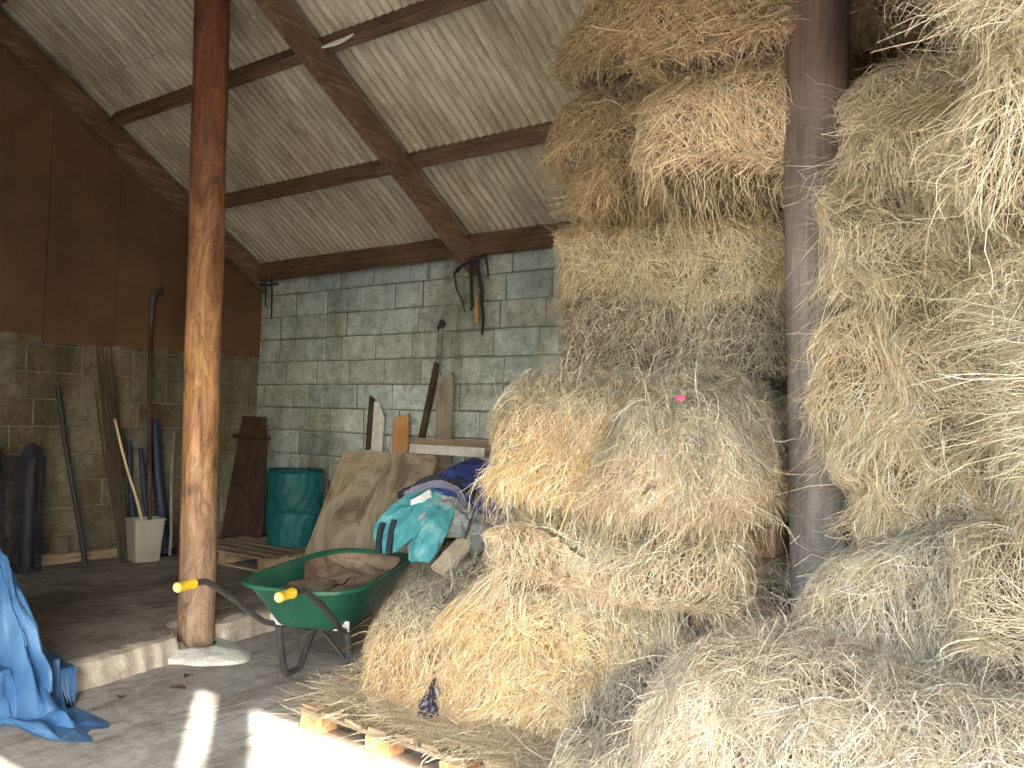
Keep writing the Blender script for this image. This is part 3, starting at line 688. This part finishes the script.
# ------------------------------------------------------------------ pallets
def pallet(name, lab, loc, sx, sy, nb, rz=0, along='X', mat='grey_woodX', mat2='grey_woodY', rot=None, group='wooden pallets', th=.018, bw=.095, hb=.085, missing=()):
    t = thing(name, lab, 'pallet', loc, rz, group, rot=rot)
    hh = hb
    if along == 'X':      # deck boards run along x, bearers along y
        for x in (-sx/2+.05, 0, sx/2-.05):
            b = MB(); b.box((x,0,th+hh/2), (.095,sy-.01,hh), bev=.003, jit=.002); b.build('bearer', M[mat2], t)
        for i in range(nb):
            if i in missing: continue
            y = -sy/2+bw/2+i*(sy-bw)/(nb-1)
            b = MB(); b.box((rnd.uniform(-.006,.006),y,th*1.5+hh), (sx,bw,th), bev=.002, jit=.002); b.build('deck_board', M[mat], t)
        for i in range(3):
            y = -sy/2+bw/2+i*(sy-bw)/2
            b = MB(); b.box((0,y,th/2), (sx,bw,th), bev=.002); b.build('bottom_board', M[mat], t)
    else:
        for y in (-sy/2+.05, 0, sy/2-.05):
            for x in (-sx/2+.07, 0, sx/2-.07):
                b = MB(); b.box((x,y,th+(hh-th)/2), (.14,.095,hh-th), bev=.003, jit=.003); b.build('block', M['new_wood'], t)
            b = MB(); b.box((0,y,hh+th/2), (sx,.095,th), bev=.002); b.build('bearer', M[mat], t)
            b = MB(); b.box((0,y,th/2), (sx,.095,th), bev=.002); b.build('bottom_board', M[mat], t)
        for i in range(nb):
            x = -sx/2+bw/2+i*(sx-bw)/(nb-1)
            b = MB(); b.box((x,rnd.uniform(-.012,.012),th*1.5+hh), (bw,sy,th), bev=.002, jit=.003); b.build('deck_board', M[mat2], t)
    return t
pallet('wooden_pallet', 'old wooden pallet lying under the teal garden bin', (-6.22,4.86,.16), 1.15, .95, 7, 0, 'X')
pallet('wooden_pallet', 'front wooden pallet with sunlit board ends, left one of two under the loose hay', (-2.60,3.13,0), .98, 1.0, 7, 0, 'Y', bw=.10, hb=.088)
pallet('wooden_pallet', 'wooden pallet with a long front board, right of the pallet with sunlit board ends', (-1.56,3.17,0), .98, 1.0, 6, R(-2), 'X', mat='pale_woodX', hb=.085)
lp = pallet('wooden_pallet', 'pallet with flaking white boards leaning upright on the back wall behind the plywood', (-4.30,5.34,.72), 1.25, 1.1, 6, 0, 'X', rot=(R(85),0,0), missing=(3,))
wb_ = [c for c in lp.children if c.name.startswith('deck_board')]
b = MB(); b.box((-.22,.455,.128), (.80,.075,.016), bev=.002); o = b.build('deck_board', M['white_paint'], lp); o['label'] = 'white painted deck board'

# ------------------------------------------------------------------ teal pop-up garden bin
tb = thing('garden_bin', 'round teal pop up garden waste bin standing on a pallet by the back wall', 'garden bin', (-6.10,5.04,.285))
b = MB()
def can(u, v):
    a = u*2*math.pi; z = v*.655
    wr = .007*math.sin(5*a+9*z+1)*math.sin(7*z)+.004*math.sin(17*a-22*z+3*math.sin(9*z))+.016*abs(math.sin((z*2.6+a*.35)*3))**9+.006*abs(math.sin(a*6+z*13))**5*(z < .45)
    fold = .020*math.exp(-((z-.25-.05*math.sin(a+2.5))/.012)**2)
    rr = .238+.010*math.sin(v*3.14)-wr-fold
    return (rr*math.cos(a), rr*math.sin(a), z+.003*math.sin(a*2+.5)*v)
b.grid(can, 90, 70, True); body = b.build('bin_body', M['teal'], tb, True)
b = MB(); b.grid(lambda u, v: ((.012+v*.225)*math.cos(u*6.2832), (.012+v*.225)*math.sin(u*6.2832), .03+.01*math.sin(v*9)), 40, 6, True); b.build('bin_bottom', M['teal_dark'], tb, True)
b = MB()
def hem(u, v):
    a = u*2*math.pi; t = v*2*math.pi; rr = .240+.007*math.cos(t)
    return (rr*math.cos(a), rr*math.sin(a), .655+.013*math.sin(t)+.003*math.sin(a*2+.5))
b.grid(hem, 72, 10, True); b.build('rim_hem', M['teal_dark'], tb, True)
for a0 in (R(205), R(25)):
    b = MB(); pts = []
    for k in range(9):
        t = k/8; pts.append((.252*math.cos(a0+(t-.5)*.16), .252*math.sin(a0+(t-.5)*.16), .63-.12*math.sin(t*math.pi)))
    b.tube(pts, .006, 6, flat=1.6); o = b.build('strap_handle', M['teal'], tb, True)

# ------------------------------------------------------------------ leaning sheet of plywood and boards along the back wall
def lean(name, lab, cat, poly, th, loc, tilt, mat, rz=0, group=None, roll=0):
    b = MB(); b.prism(poly, 'Y', 0, th); o = b.build(name, mat); o.location = loc
    o.rotation_mode = 'XYZ'; o.rotation_euler = Euler((R(-tilt), R(roll), R(rz)), 'XYZ'); tag(o, lab, cat, group); return o
lean('plywood_sheet', 'stained brown plywood sheet leaning towards the back wall behind the wheelbarrow', 'plywood sheet',
     [(-.10,0),(1.08,0),(1.06,1.02),(1.02,1.06),(.9,1.055),(.62,1.07),(.5,1.055),(.3,1.07),(.12,1.055),(.0,1.06),(-.005,.97)], .016, (-5.47,4.66,.16), 20, M['ply'])
bd = dict(group='boards leaning on the back wall')
lean('timber_board', 'dark narrow board standing at the left behind the plywood, beside a white one', 'board', [(0,0),(.09,0),(.085,1.36),(.05,1.44),(.0,1.47)], .03, (-5.53,5.28,.16), 3, M['dark_wood'], **bd)
lean('timber_board', 'white painted narrow board with a pointed top behind the plywood', 'board', [(0,0),(.115,0),(.115,1.28),(.03,1.42),(0,1.42)], .025, (-5.43,5.25,.16), 3, M['white_paint'], **bd)
lean('timber_board', 'short fresh orange board sticking up behind the middle of the plywood', 'board', [(0,0),(.17,0),(.17,1.31),(.03,1.29),(0,1.26)], .022, (-5.17,5.26,.16), 2, M['new_wood'], **bd)
lean('timber_board', 'tall grey weathered plank with slanting top standing behind the right of the plywood', 'board', [(0,0),(.16,0),(.165,1.62),(.15,1.67),(.04,1.58),(0,1.52)], .024, (-4.72,5.34,.16), .3, M['grey_wood'], **bd)
lean('metal_bar', 'dark brown bar leaning to the right against the back wall under the frayed rope', 'bar', [(0,0),(.055,0),(.055,1.80),(0,1.80)], .03, (-5.20,5.375,.165), .2, M['dark_wood'], roll=13)
# frayed rope with knot hanging on the wall
fr = thing('frayed_rope', 'frayed grey rope end with dark knot hanging on the back wall above a dark bar', 'rope', (-4.74,5.40,2.23))
b = MB()
for k in range(7):
    a = k*.9; b.tube([(.006*math.cos(a),.006*math.sin(a),0),(.014*math.cos(a+1)-.01,.012*math.sin(a+1),-.12),(.02*math.cos(a+2)-.02,.01*math.sin(a+2),-.26),(.05*math.cos(a+2.6)-.04,.012*math.sin(a+3),-.38-.03*(k%3))], [.010,.013,.009,.004], 7)
b.build('rope_strands', M['grey_fab'], fr, True)
b = MB(); b.tube([(-.022,0,-.05),(-.015,-.006,-.02),(.012,-.010,.0),(.022,-.006,.018),(.008,-.004,.034),(-.02,-.006,.028)], [.012,.022,.028,.026,.02,.008], 10); b.build('knot', M['black_fab'], fr, True)
# wires under the rafter foot and in the corner
def wires(lab, loc, lst, grp='wires hanging from the rafter feet'):
    t = thing('hanging_wire', lab, 'wire', loc, group=grp)
    for pts, rr, m in lst:
        b = MB(); b.tube(pts, rr, 8); b.build('wire', M[m], t, True)
wires('tangle of dark wires and straps hanging from the foot of the middle rafter', (-4.33,5.28,2.74), [
    ([(.0,0,0),(-.01,.01,-.15),(.0,.02,-.38),(-.01,.02,-.42)], [.014,.015,.012,.010], 'cable'),
    ([(.05,0,0),(.06,.01,-.10),(.09,.03,-.25),(.085,.04,-.36),(.10,.05,-.50),(.085,.05,-.62)], [.012,.012,.018,.014,.013,.008], 'cable'),
    ([(.04,.03,-.30),(.02,.05,-.42),(.03,.05,-.52)], [.008,.022,.012], 'new_wood'),
    ([(.12,.04,.03),(.0,-.02,-.03),(-.16,.03,-.05),(-.23,.06,-.09),(-.235,.06,-.12)], [.010,.015,.012,.010,.008], 'cable'),
    ([(-.18,.03,.05),(-.15,.06,-.03),(-.20,.06,-.09)], .007, 'cable'),
    ([(-.24,.07,-.10),(-.22,.08,-.22),(-.15,.08,-.33),(-.12,.08,-.42)], [.005,.007,.006,.004], 'cable'),
    ([(.11,.03,.04),(.13,.05,-.10),(.125,.06,-.16)], [.012,.009,.005], 'cable')])
wires('two short dark wires hanging in the top back corner under the beam', (-6.93,5.25,2.78), [
    ([(0,0,0),(-.01,.02,-.12),(-.02,.03,-.28)], .008, 'cable'), ([(.10,0,.0),(.075,.03,-.16),(.07,.04,-.40)], .009, 'cable'), ([(-.10,.02,-.06),(.05,-.02,-.08),(.17,.03,-.07)], .012, 'cable')])
# splayed rag under the highest beam crossing
b = MB(); b.tube([(-4.33,3.66,3.87),(-4.22,3.66,3.865),(-4.12,3.66,3.87),(-4.04,3.66,3.885)], [.008,.016,.013,.006], 10, flat=1.0)
tag(b.build('rag', M['white_fab'], smooth=True), 'pale rag tucked under the highest cross beam beside the middle rafter', 'rag')

# ------------------------------------------------------------------ brown cupboard-like board in the back left corner
t = thing('leaning_panel', 'dark brown boarded panel leaning in the back left corner behind the orange brown post', 'panel', (-6.90,5.04,.16), R(12), rot=(R(-10),0,R(6)))
b = MB(); b.prism([(-.26,0),(.30,0),(.12,1.02),(.12,1.06),(-.26,1.06)], 'Y', 0, .03); b.build('panel_board', M['brown_board'], t)
b = MB(); b.box((-.05,-.03,1.06), (.44,.09,.035), bev=.004); b.build('ledge', M['dark_wood'], t)
b = MB(); b.prism([(-.26,1.08),(.10,1.08),(.04,1.27),(-.26,1.27)], 'Y', .0, .03); b.build('top_board', M['dark_wood'], t)
b = MB(); b.box((.0,-.012,.45), (.58,.022,.05), Euler((0,R(46),0))); b.build('diagonal_brace', M['brown_board'], t)

# ------------------------------------------------------------------ things along the left wall
def crate(loc, lab, rz):
    t = thing('mesh_roll', lab, 'mesh roll', loc, rz, 'rolls of dark mesh on the left wall')
    H = .90; b = MB()
    b.tube([(0,0,.02),(0,0,H-.02)], .06, 20); b.build('roll_core', M['dark_plastic'], t, True)
    b = MB()
    for k in range(15):
        z = .02+k*(H-.04)/14
        pts = [(.108*math.cos(a*2*math.pi/20+.1), .108*math.sin(a*2*math.pi/20+.1), z) for a in range(21)]
        b.tube(pts, .005, 5)
    for k in range(16):
        a = k*2*math.pi/16; b.tube([(.108*math.cos(a),.108*math.sin(a),0),(.108*math.cos(a),.108*math.sin(a),H)], .004, 5)
    b.build('wire_mesh', M['dark_plastic'], t, True)
    b = MB(); b.tube([(-.06,.0,H-.02),(.0,.0,H+.035),(.06,0,H-.02)], [.05,.07,.05], 12); b.build('roll_cap', M['dark_plastic'], t, True)
crate((-6.98,3.15,.16), 'roll of dark wire mesh standing against the left wall, the wholly visible one', .2)
crate((-6.98,2.86,.16), 'roll of dark wire mesh at the left edge of the photo, partly cut off', .9)
def rod(name, lab, cat, p, q, r0, mat, r1=None, group=None):
    b = MB(); n = 6; pts = [Vector(p).lerp(Vector(q), i/n)+Vector((0,.006*math.sin(i*1.3),0)) for i in range(n+1)]
    b.tube(pts, [r0+((r1 or r0)-r0)*i/n for i in range(n+1)], 10); o = b.build(name, mat, smooth=True); tag(o, lab, cat, group); return o
rod('metal_pipe', 'single dark pipe leaning alone on the left wall between mesh roll and sticks', 'pipe', (-6.98,3.62,.16), (-7.19,3.42,1.62), .021, M['dark_plastic'], .019)
r9 = random.Random(9)
for k in range(16):
    a = r9.uniform(-.10,.10); rod('thin_stick', 'thin dark stick in the bundle leaning on the left wall behind the cream bin', 'stick', (-6.98+r9.uniform(-.05,.04),3.98+a*.5,.16), (-7.18+r9.uniform(-.02,.02),3.83+a*1.1,r9.uniform(1.55,2.02)), .009, M['stick'], .005, 'bundle of thin sticks')
rod('bamboo_cane', 'pale bamboo cane leaning in front of the bundle of thin dark sticks', 'cane', (-6.84,4.03,.46), (-7.08,3.86,1.36), .012, M['bamboo'], .010)
# long handled tool with hooked head
t = thing('garden_tool', 'tall long handled tool with dark hooked head leaning on the left wall', 'garden tool', (0,0,0))
b = MB(); b.tube([(-6.90,4.14,.17),(-6.98,4.15,.9),(-7.08,4.17,1.7),(-7.14,4.19,2.36)], [.018,.019,.018,.015], 10); b.build('handle', M['dark_wood'], t, True)
b = MB(); b.tube([(-7.13,4.19,2.20),(-7.14,4.19,2.42),(-7.13,4.20,2.50),(-7.12,4.26,2.53),(-7.11,4.29,2.50)], [.022,.026,.03,.03,.018], 10); b.build('hook_head', M['black_tube'], t, True)
# cream box
t = thing('plastic_box', 'cream square plastic bin standing on the slab beneath the leaning sticks', 'bin', (-6.84,4.05,.16), R(-8))
b = MB()
def boxl(u, v, o_=0):
    e = .12; a = u*2*math.pi; c, s = math.cos(a), math.sin(a); x = math.copysign(abs(c)**(e*2), c); y = math.copysign(abs(s)**(e*2), s)
    return x, y
L2 = [(.001,.0),(.093,.0),(.10,.008),(.125,.345),(.131,.347),(.131,.36),(.121,.36),(.097,.02),(.001,.018)]
def cb(u, v):
    i = v*(len(L2)-1); k = min(int(i+1e-9), len(L2)-2); q = i-k; r_ = L2[k][0]*(1-q)+L2[k+1][0]*q; z = L2[k][1]*(1-q)+L2[k+1][1]*q
    x, y = boxl(u, v); return (x*r_*.95, y*r_*1.05, z)
b.grid(cb, 64, 16, True); b.build('bin_body', M['cream'], t, True)
rod('drain_pipe', 'thick dark blue tube leaning on the left wall beside the post, tallest of three', 'tube', (-7.02,4.36,.17), (-7.16,4.27,1.36), .048, M['dark_blue'], None, 'dark tubes on the left wall')
rod('drain_pipe', 'slim dark tube leaning between the long handled tool and the thick blue tube', 'tube', (-7.0,4.22,.17), (-7.17,4.16,1.10), .022, M['dark_blue'], None, 'dark tubes on the left wall')
rod('drain_pipe', 'short dark tube standing behind the cream bin beside the sticks', 'tube', (-7.1,4.12,.17), (-7.17,4.05,1.17), .024, M['dark_blue'], None, 'dark tubes on the left wall')
rod('wooden_pole', 'long dark pole slanting up to the right, its top hidden by the orange brown post', 'pole', (-6.86,4.40,.165), (-7.16,4.62,1.82), .022, M['dark_wood'], .016)
rod('wooden_pole', 'thin grey pole slanting beside the thick blue tube left of the post', 'pole', (-6.90,4.33,.165), (-7.15,4.47,1.25), .014, M['grey_wood'], .012)
b = MB(); b.box((-7.16,3.62,.205), (.10,.75,.075), Euler((0,0,.0)), bev=.004); tag(b.build('timber_beam', M['grey_woodY']), 'length of timber lying along the foot of the left wall', 'timber')

# ------------------------------------------------------------------ clothes heap behind the wheelbarrow
def patch(name, P, mat, parent=None, th=.012, fold=.02, fs=9, seed=1, nu=34, nv=26):
    # P: rows of control points; Catmull-like smooth surface with folds, closed with thickness
    P = [[Vector(p) for p in r] for r in P]; nr, nc = len(P), len(P[0])
    def cr(a, b_, c_, d, t): return .5*((2*b_)+(c_-a)*t+(2*a-5*b_+4*c_-d)*t*t+(3*b_-a-3*c_+d)*t*t*t)
    def ev(u, v):
        def row(i):
            x = v*(nc-1); k = min(int(x), nc-2); r = P[i]
            return cr(r[max(k-1,0)], r[k], r[k+1], r[min(k+2,nc-1)], x-k)
        y = u*(nr-1); k = min(int(y), nr-2)
        return cr(row(max(k-1,0)), row(k), row(k+1), row(min(k+2,nr-1)), y-k)
    def surf(u, v):
        p = ev(u, v); e = .01
        n = (ev(min(u+e,1), v)-ev(max(u-e,0), v)).cross(ev(u, min(v+e,1))-ev(u, max(v-e,0)))
        n = n.normalized() if n.length > 0 else Vector((0,0,1))
        if n.z < 0: n = -n
        a = math.sin(seed)*1.5
        f = (1-abs(math.sin(fs*(u*math.cos(a)+v*math.sin(a))+1.5*math.sin(4*v+seed)+.8*math.sin(9*u))))**1.6
        f2 = fbm(u*7, v*7, seed)*.35
        return p+n*fold*(f+f2), n
    b = MB(); top = [[surf(i/nu, j/nv) for j in range(nv+1)] for i in range(nu+1)]
    T = [[b.bm.verts.new(p) for p, n in r] for r in top]; B = [[b.bm.verts.new(p-n*th) for p, n in r] for r in top]
    for i in range(nu):
        for j in range(nv):
            b.bm.faces.new((T[i][j],T[i+1][j],T[i+1][j+1],T[i][j+1])); b.bm.faces.new((B[i][j],B[i][j+1],B[i+1][j+1],B[i+1][j]))
    for i in range(nu):
        for j in (0, nv): b.bm.faces.new((T[i][j],B[i][j],B[i+1][j],T[i+1][j]) if j else (T[i][j],T[i+1][j],B[i+1][j],B[i][j]))
    for j in range(nv):
        for i in (0, nu): b.bm.faces.new((T[i][j],T[i][j+1],B[i][j+1],B[i][j]) if i else (T[i][j],B[i][j],B[i][j+1],T[i][j+1]))
    return b.build(name, mat, parent, True)
# supports under the clothes
bale('dark hay bale behind the wheelbarrow, buried under the heap of old clothes', (-3.36,4.26,.44), (.80,.62,.54), 50, yaw=20, group='hay bales in the stack', pal='green', top='green', n=6000, sag=.08)
b = MB(); b.box((-3.58,3.80,.42), (.22,.045,.86), Euler((R(-24),R(10),R(25))), bev=.004, jit=.01); tag(b.build('wood_offcut', M['grey_wood']), 'grey timber offcut leaning under the turquoise jacket', 'board', 'boards in the clothes heap')
b = MB(); b.box((-3.135,3.86,.74), (.12,.022,.52), Euler((R(-52),R(6),R(-6))), bev=.003, jit=.01); tag(b.build('wood_offcut', M['pale_wood']), 'pale broken board slanting out of the clothes heap towards the hay', 'board', 'boards in the clothes heap')
j = thing('turquoise_jacket', 'turquoise jacket with two black stripes draped over the left of the clothes heap', 'jacket', (0,0,0))
patch('jacket_body', [[(-3.66,3.62,.80),(-3.60,3.74,.93),(-3.54,3.90,1.01),(-3.48,4.04,1.04)], [(-3.62,3.58,.77),(-3.53,3.68,.87),(-3.47,3.82,.96),(-3.40,3.96,1.0)],
       [(-3.59,3.56,.71),(-3.49,3.62,.77),(-3.42,3.74,.86),(-3.34,3.88,.96)], [(-3.58,3.57,.655),(-3.48,3.60,.66),(-3.40,3.69,.75),(-3.31,3.84,.90)]], M['turq'], j, fold=.022, seed=2, fs=8)
for y in (0, 1):
    x0 = -3.585+.062*y; LZ = .028
    patch('black_stripe', [[(x0,3.595+.03*y,.80+LZ+.02*y),(x0+.030,3.605+.03*y,.80+LZ+.02*y)], [(x0+.016,3.555+.03*y,.74+LZ+.01*y),(x0+.046,3.565+.03*y,.74+LZ+.01*y)], [(x0+.03,3.535+.02*y,.655),(x0+.06,3.545+.02*y,.66)]], M['black_fab'], j, fold=.004, th=.02, nu=14, nv=5)
patch('white_stripe', [[(-3.42,3.84,1.02),(-3.46,3.80,.985),(-3.50,3.76,.95)], [(-3.40,3.82,.995),(-3.44,3.78,.96),(-3.48,3.74,.925)]], M['white_fab'], j, fold=.004, th=.03, nu=8, nv=14)
patch('turquoise_sleeve', [[(-3.36,3.77,.92),(-3.32,3.79,.94),(-3.26,3.82,.93),(-3.22,3.84,.90)], [(-3.35,3.68,.82),(-3.30,3.69,.85),(-3.24,3.73,.84),(-3.20,3.76,.81)], [(-3.36,3.62,.71),(-3.30,3.61,.74),(-3.24,3.64,.74),(-3.19,3.68,.71)], [(-3.33,3.60,.62),(-3.29,3.595,.635),(-3.25,3.605,.635),(-3.22,3.63,.63)]],
      M['turq'], None, fold=.02, th=.03, seed=5, fs=5)['label'] = 'x'
for o in list(C.objects):
    if o.name.startswith('turquoise_sleeve'): tag(o, 'crumpled turquoise sleeve hanging down in the middle of the clothes heap', 'clothing', 'old clothes heaped behind the wheelbarrow')
def cl(name, lab, *a, **k): tag(patch(name, *a, **k), lab, 'clothing', 'old clothes heaped behind the wheelbarrow')
cl('navy_jacket', 'dark blue jacket lying at the top of the clothes heap beside the hay', [[(-3.62,4.20,1.07),(-3.48,4.32,1.15),(-3.30,4.38,1.15),(-3.10,4.40,1.06)], [(-3.58,4.02,1.07),(-3.42,4.12,1.16),(-3.24,4.18,1.15),(-3.04,4.22,1.02)], [(-3.44,3.92,1.00),(-3.30,3.98,1.05),(-3.14,4.02,1.00),(-2.98,4.08,.92)], [(-3.34,3.90,.90),(-3.22,3.92,.93),(-3.08,3.95,.88),(-2.94,3.99,.80)]], M['navy'], fold=.035, th=.02, seed=3, fs=6)
cl('black_coat', 'black coat with grey edging across the middle of the clothes heap', [[(-3.62,3.78,.98),(-3.56,3.92,1.05),(-3.46,4.0,1.09),(-3.26,4.02,1.07),(-3.15,3.98,1.0)], [(-3.60,3.75,.965),(-3.53,3.87,1.035),(-3.42,3.93,1.07),(-3.25,3.95,1.04),(-3.13,3.92,.96)]], M['black_fab'], fold=.02, th=.02, seed=7, fs=7)
cl('purple_grey_garment', 'grey purple garment edge folded along the black coat', [[(-3.60,3.80,1.0),(-3.44,3.90,1.06),(-3.27,3.92,1.04),(-3.16,3.88,.95)], [(-3.585,3.785,.98),(-3.43,3.875,1.04),(-3.27,3.895,1.015),(-3.17,3.855,.93)]], M['purple'], fold=.012, th=.02, seed=9, fs=6)
cl('grey_garment', 'grey crumpled lining between turquoise jacket and sleeve', [[(-3.42,3.86,.96),(-3.34,3.90,.97),(-3.24,3.92,.96),(-3.14,3.92,.91)], [(-3.44,3.76,.83),(-3.35,3.78,.87),(-3.24,3.82,.88),(-3.13,3.86,.84)], [(-3.44,3.70,.66),(-3.36,3.71,.70),(-3.24,3.77,.76),(-3.12,3.82,.76)]], M['grey_fab'], fold=.035, th=.02, seed=11, fs=9)
cl('grey_garment', 'grey crumpled garment at the right of the clothes heap touching the hay', [[(-3.16,3.96,.92),(-3.04,4.02,.93),(-2.92,4.04,.88)], [(-3.10,3.84,.80),(-2.98,3.90,.84),(-2.88,3.92,.80)], [(-3.04,3.78,.68),(-2.94,3.82,.72),(-2.84,3.84,.70)]], M['grey_fab'], fold=.03, th=.02, seed=13, fs=7)

# ------------------------------------------------------------------ blue tarpaulin heap at the lower left edge
b = MB()
def tarp(u, v):
    a = u*2*math.pi; r_ = v
    R0 = .50+.05*math.sin(2*a+.5)+.04*math.sin(3*a)+.025*math.sin(5*a+2)
    h = .60*max(0,1-(r_/.60)**1.8)+.07*(1-r_)
    f = (abs(math.sin(a*4.5+2.2*math.sin(r_*5)+1))**.8-.5)*.085*math.sin(min(r_*1.15,1)*math.pi/2)+ .035*math.sin(a*13+6*r_)*r_ + .02*fbm(a*2, r_*5, 6)
    rr = R0*(r_**.85)+f*.75*(r_ > .02)
    z = max(.006, h+f*.5*(1-r_)*2+.045*max(0,math.sin(r_*11+2*math.sin(a*2)))*(1-r_**4)+.02*(r_ > .85)*abs(math.sin(a*9)))
    X, Y = -4.70+rr*math.cos(a)*1.75, 1.93+rr*math.sin(a)*.50; g = .165*min(max((-4.19-X)/.05, 0), 1)
    return (X, Y, max(z-.02, g+.004)+ (g*.3 if r_ < .8 else 0))
b.grid(tarp, 150, 60, True); tag(b.build('tarpaulin', M['tarp'], smooth=True), 'crumpled blue tarpaulin heaped on the floor at the lower left edge', 'tarpaulin')

# ------------------------------------------------------------------ small things
b = MB(); b.box((-1.105,3.44,1.03), (.10,.78,.11), bev=.006, jit=.003); tag(b.build('timber_beam', M['beamY']), 'brown timber end poking out of the hay left of the grey post', 'timber')
b = MB()
def scr(u, v):
    a = u*2*math.pi; rr = (.06+.022*math.sin(3*a+9*v)+.012*math.sin(5*a-13*v))*(1-v)**.7*min(v*8,1)+.002
    return (-2.47+rr*math.cos(a)*.8, 2.80+rr*math.sin(a)*.6+.05*v, .15+v*.17+.01*math.sin(4*a)*math.sin(v*3.14))
b.grid(scr, 28, 18, True); tag(b.build('plastic_scrap', M['black_gloss'], smooth=True), 'small glossy black crumpled plastic piece poking out of the lowest hay', 'plastic scrap')
for x, y, a, l in ((-4.02,2.60,.4,.09),(-4.10,2.35,2.0,.05),(-4.15,2.75,1.4,.05)):
    b = MB(); d = Vector((math.cos(a), math.sin(a), 0)); n_ = Vector((-d.y, d.x, 0)); p = Vector((x, y, .004)); k = []
    pts = []
    for i in range(7):
        t = i/6; w_ = .022*math.sin(t*math.pi)+.002; c_ = p+d*l*(t-.5)+n_*.02*math.sin(t*3)
        pts.append((b.bm.verts.new(c_+n_*w_+Vector((0,0,.010+.006*math.sin(t*5)))), b.bm.verts.new(c_), b.bm.verts.new(c_-n_*w_+Vector((0,0,.012)))))
    for i in range(6):
        for q in (0, 1): b.bm.faces.new((pts[i][q], pts[i+1][q], pts[i+1][q+1], pts[i][q+1]))
    tag(b.build('dead_leaf', M['leaf']), 'curled dark dead leaf lying on the concrete floor in front of the step', 'leaf', 'dead leaves on the floor')
# ------------------------------------------------------------------ light, world, camera
w = bpy.data.worlds.new('sky'); bpy.context.scene.world = w; w.use_nodes = True
nt = w.node_tree; bg = nt.nodes['Background']; sk = nt.nodes.new('ShaderNodeTexSky')
sk.sky_type = 'NISHITA'; sk.sun_disc = False; sk.sun_elevation = R(34); sk.sun_rotation = R(128); sk.dust_density = 1.5
nt.links.new(sk.outputs[0], bg.inputs[0]); bg.inputs[1].default_value = .5
sd = bpy.data.lights.new('sun', 'SUN'); sd.energy = 9.0; sd.angle = R(.6); sd.color = (1,.93,.80)
so = bpy.data.objects.new('sun', sd); C.objects.link(so)
dirv = Vector((-.79*math.cos(R(34)), .613*math.cos(R(34)), -math.sin(R(34))))
so.rotation_euler = dirv.to_track_quat('-Z', 'Y').to_euler(); so.location = (4,-4,6)
cam = bpy.data.cameras.new('camera'); co = bpy.data.objects.new('camera', cam); C.objects.link(co)
cam.sensor_width = 36; cam.lens = 850/1024*36; cam.clip_start = .02
co.matrix_world = Matrix.Translation((0,0,1.45)) @ Matrix.Rotation(R(36.4),4,'Z') @ Matrix.Rotation(R(92.4),4,'X') @ Matrix.Rotation(R(1.6),4,'Z')
sc = bpy.context.scene; sc.camera = co
sc.view_settings.view_transform = 'Standard'; sc.view_settings.look = 'None'
sc.view_settings.gamma = 1; sc.view_settings.use_curve_mapping = False; sc.view_settings.exposure = 1.85
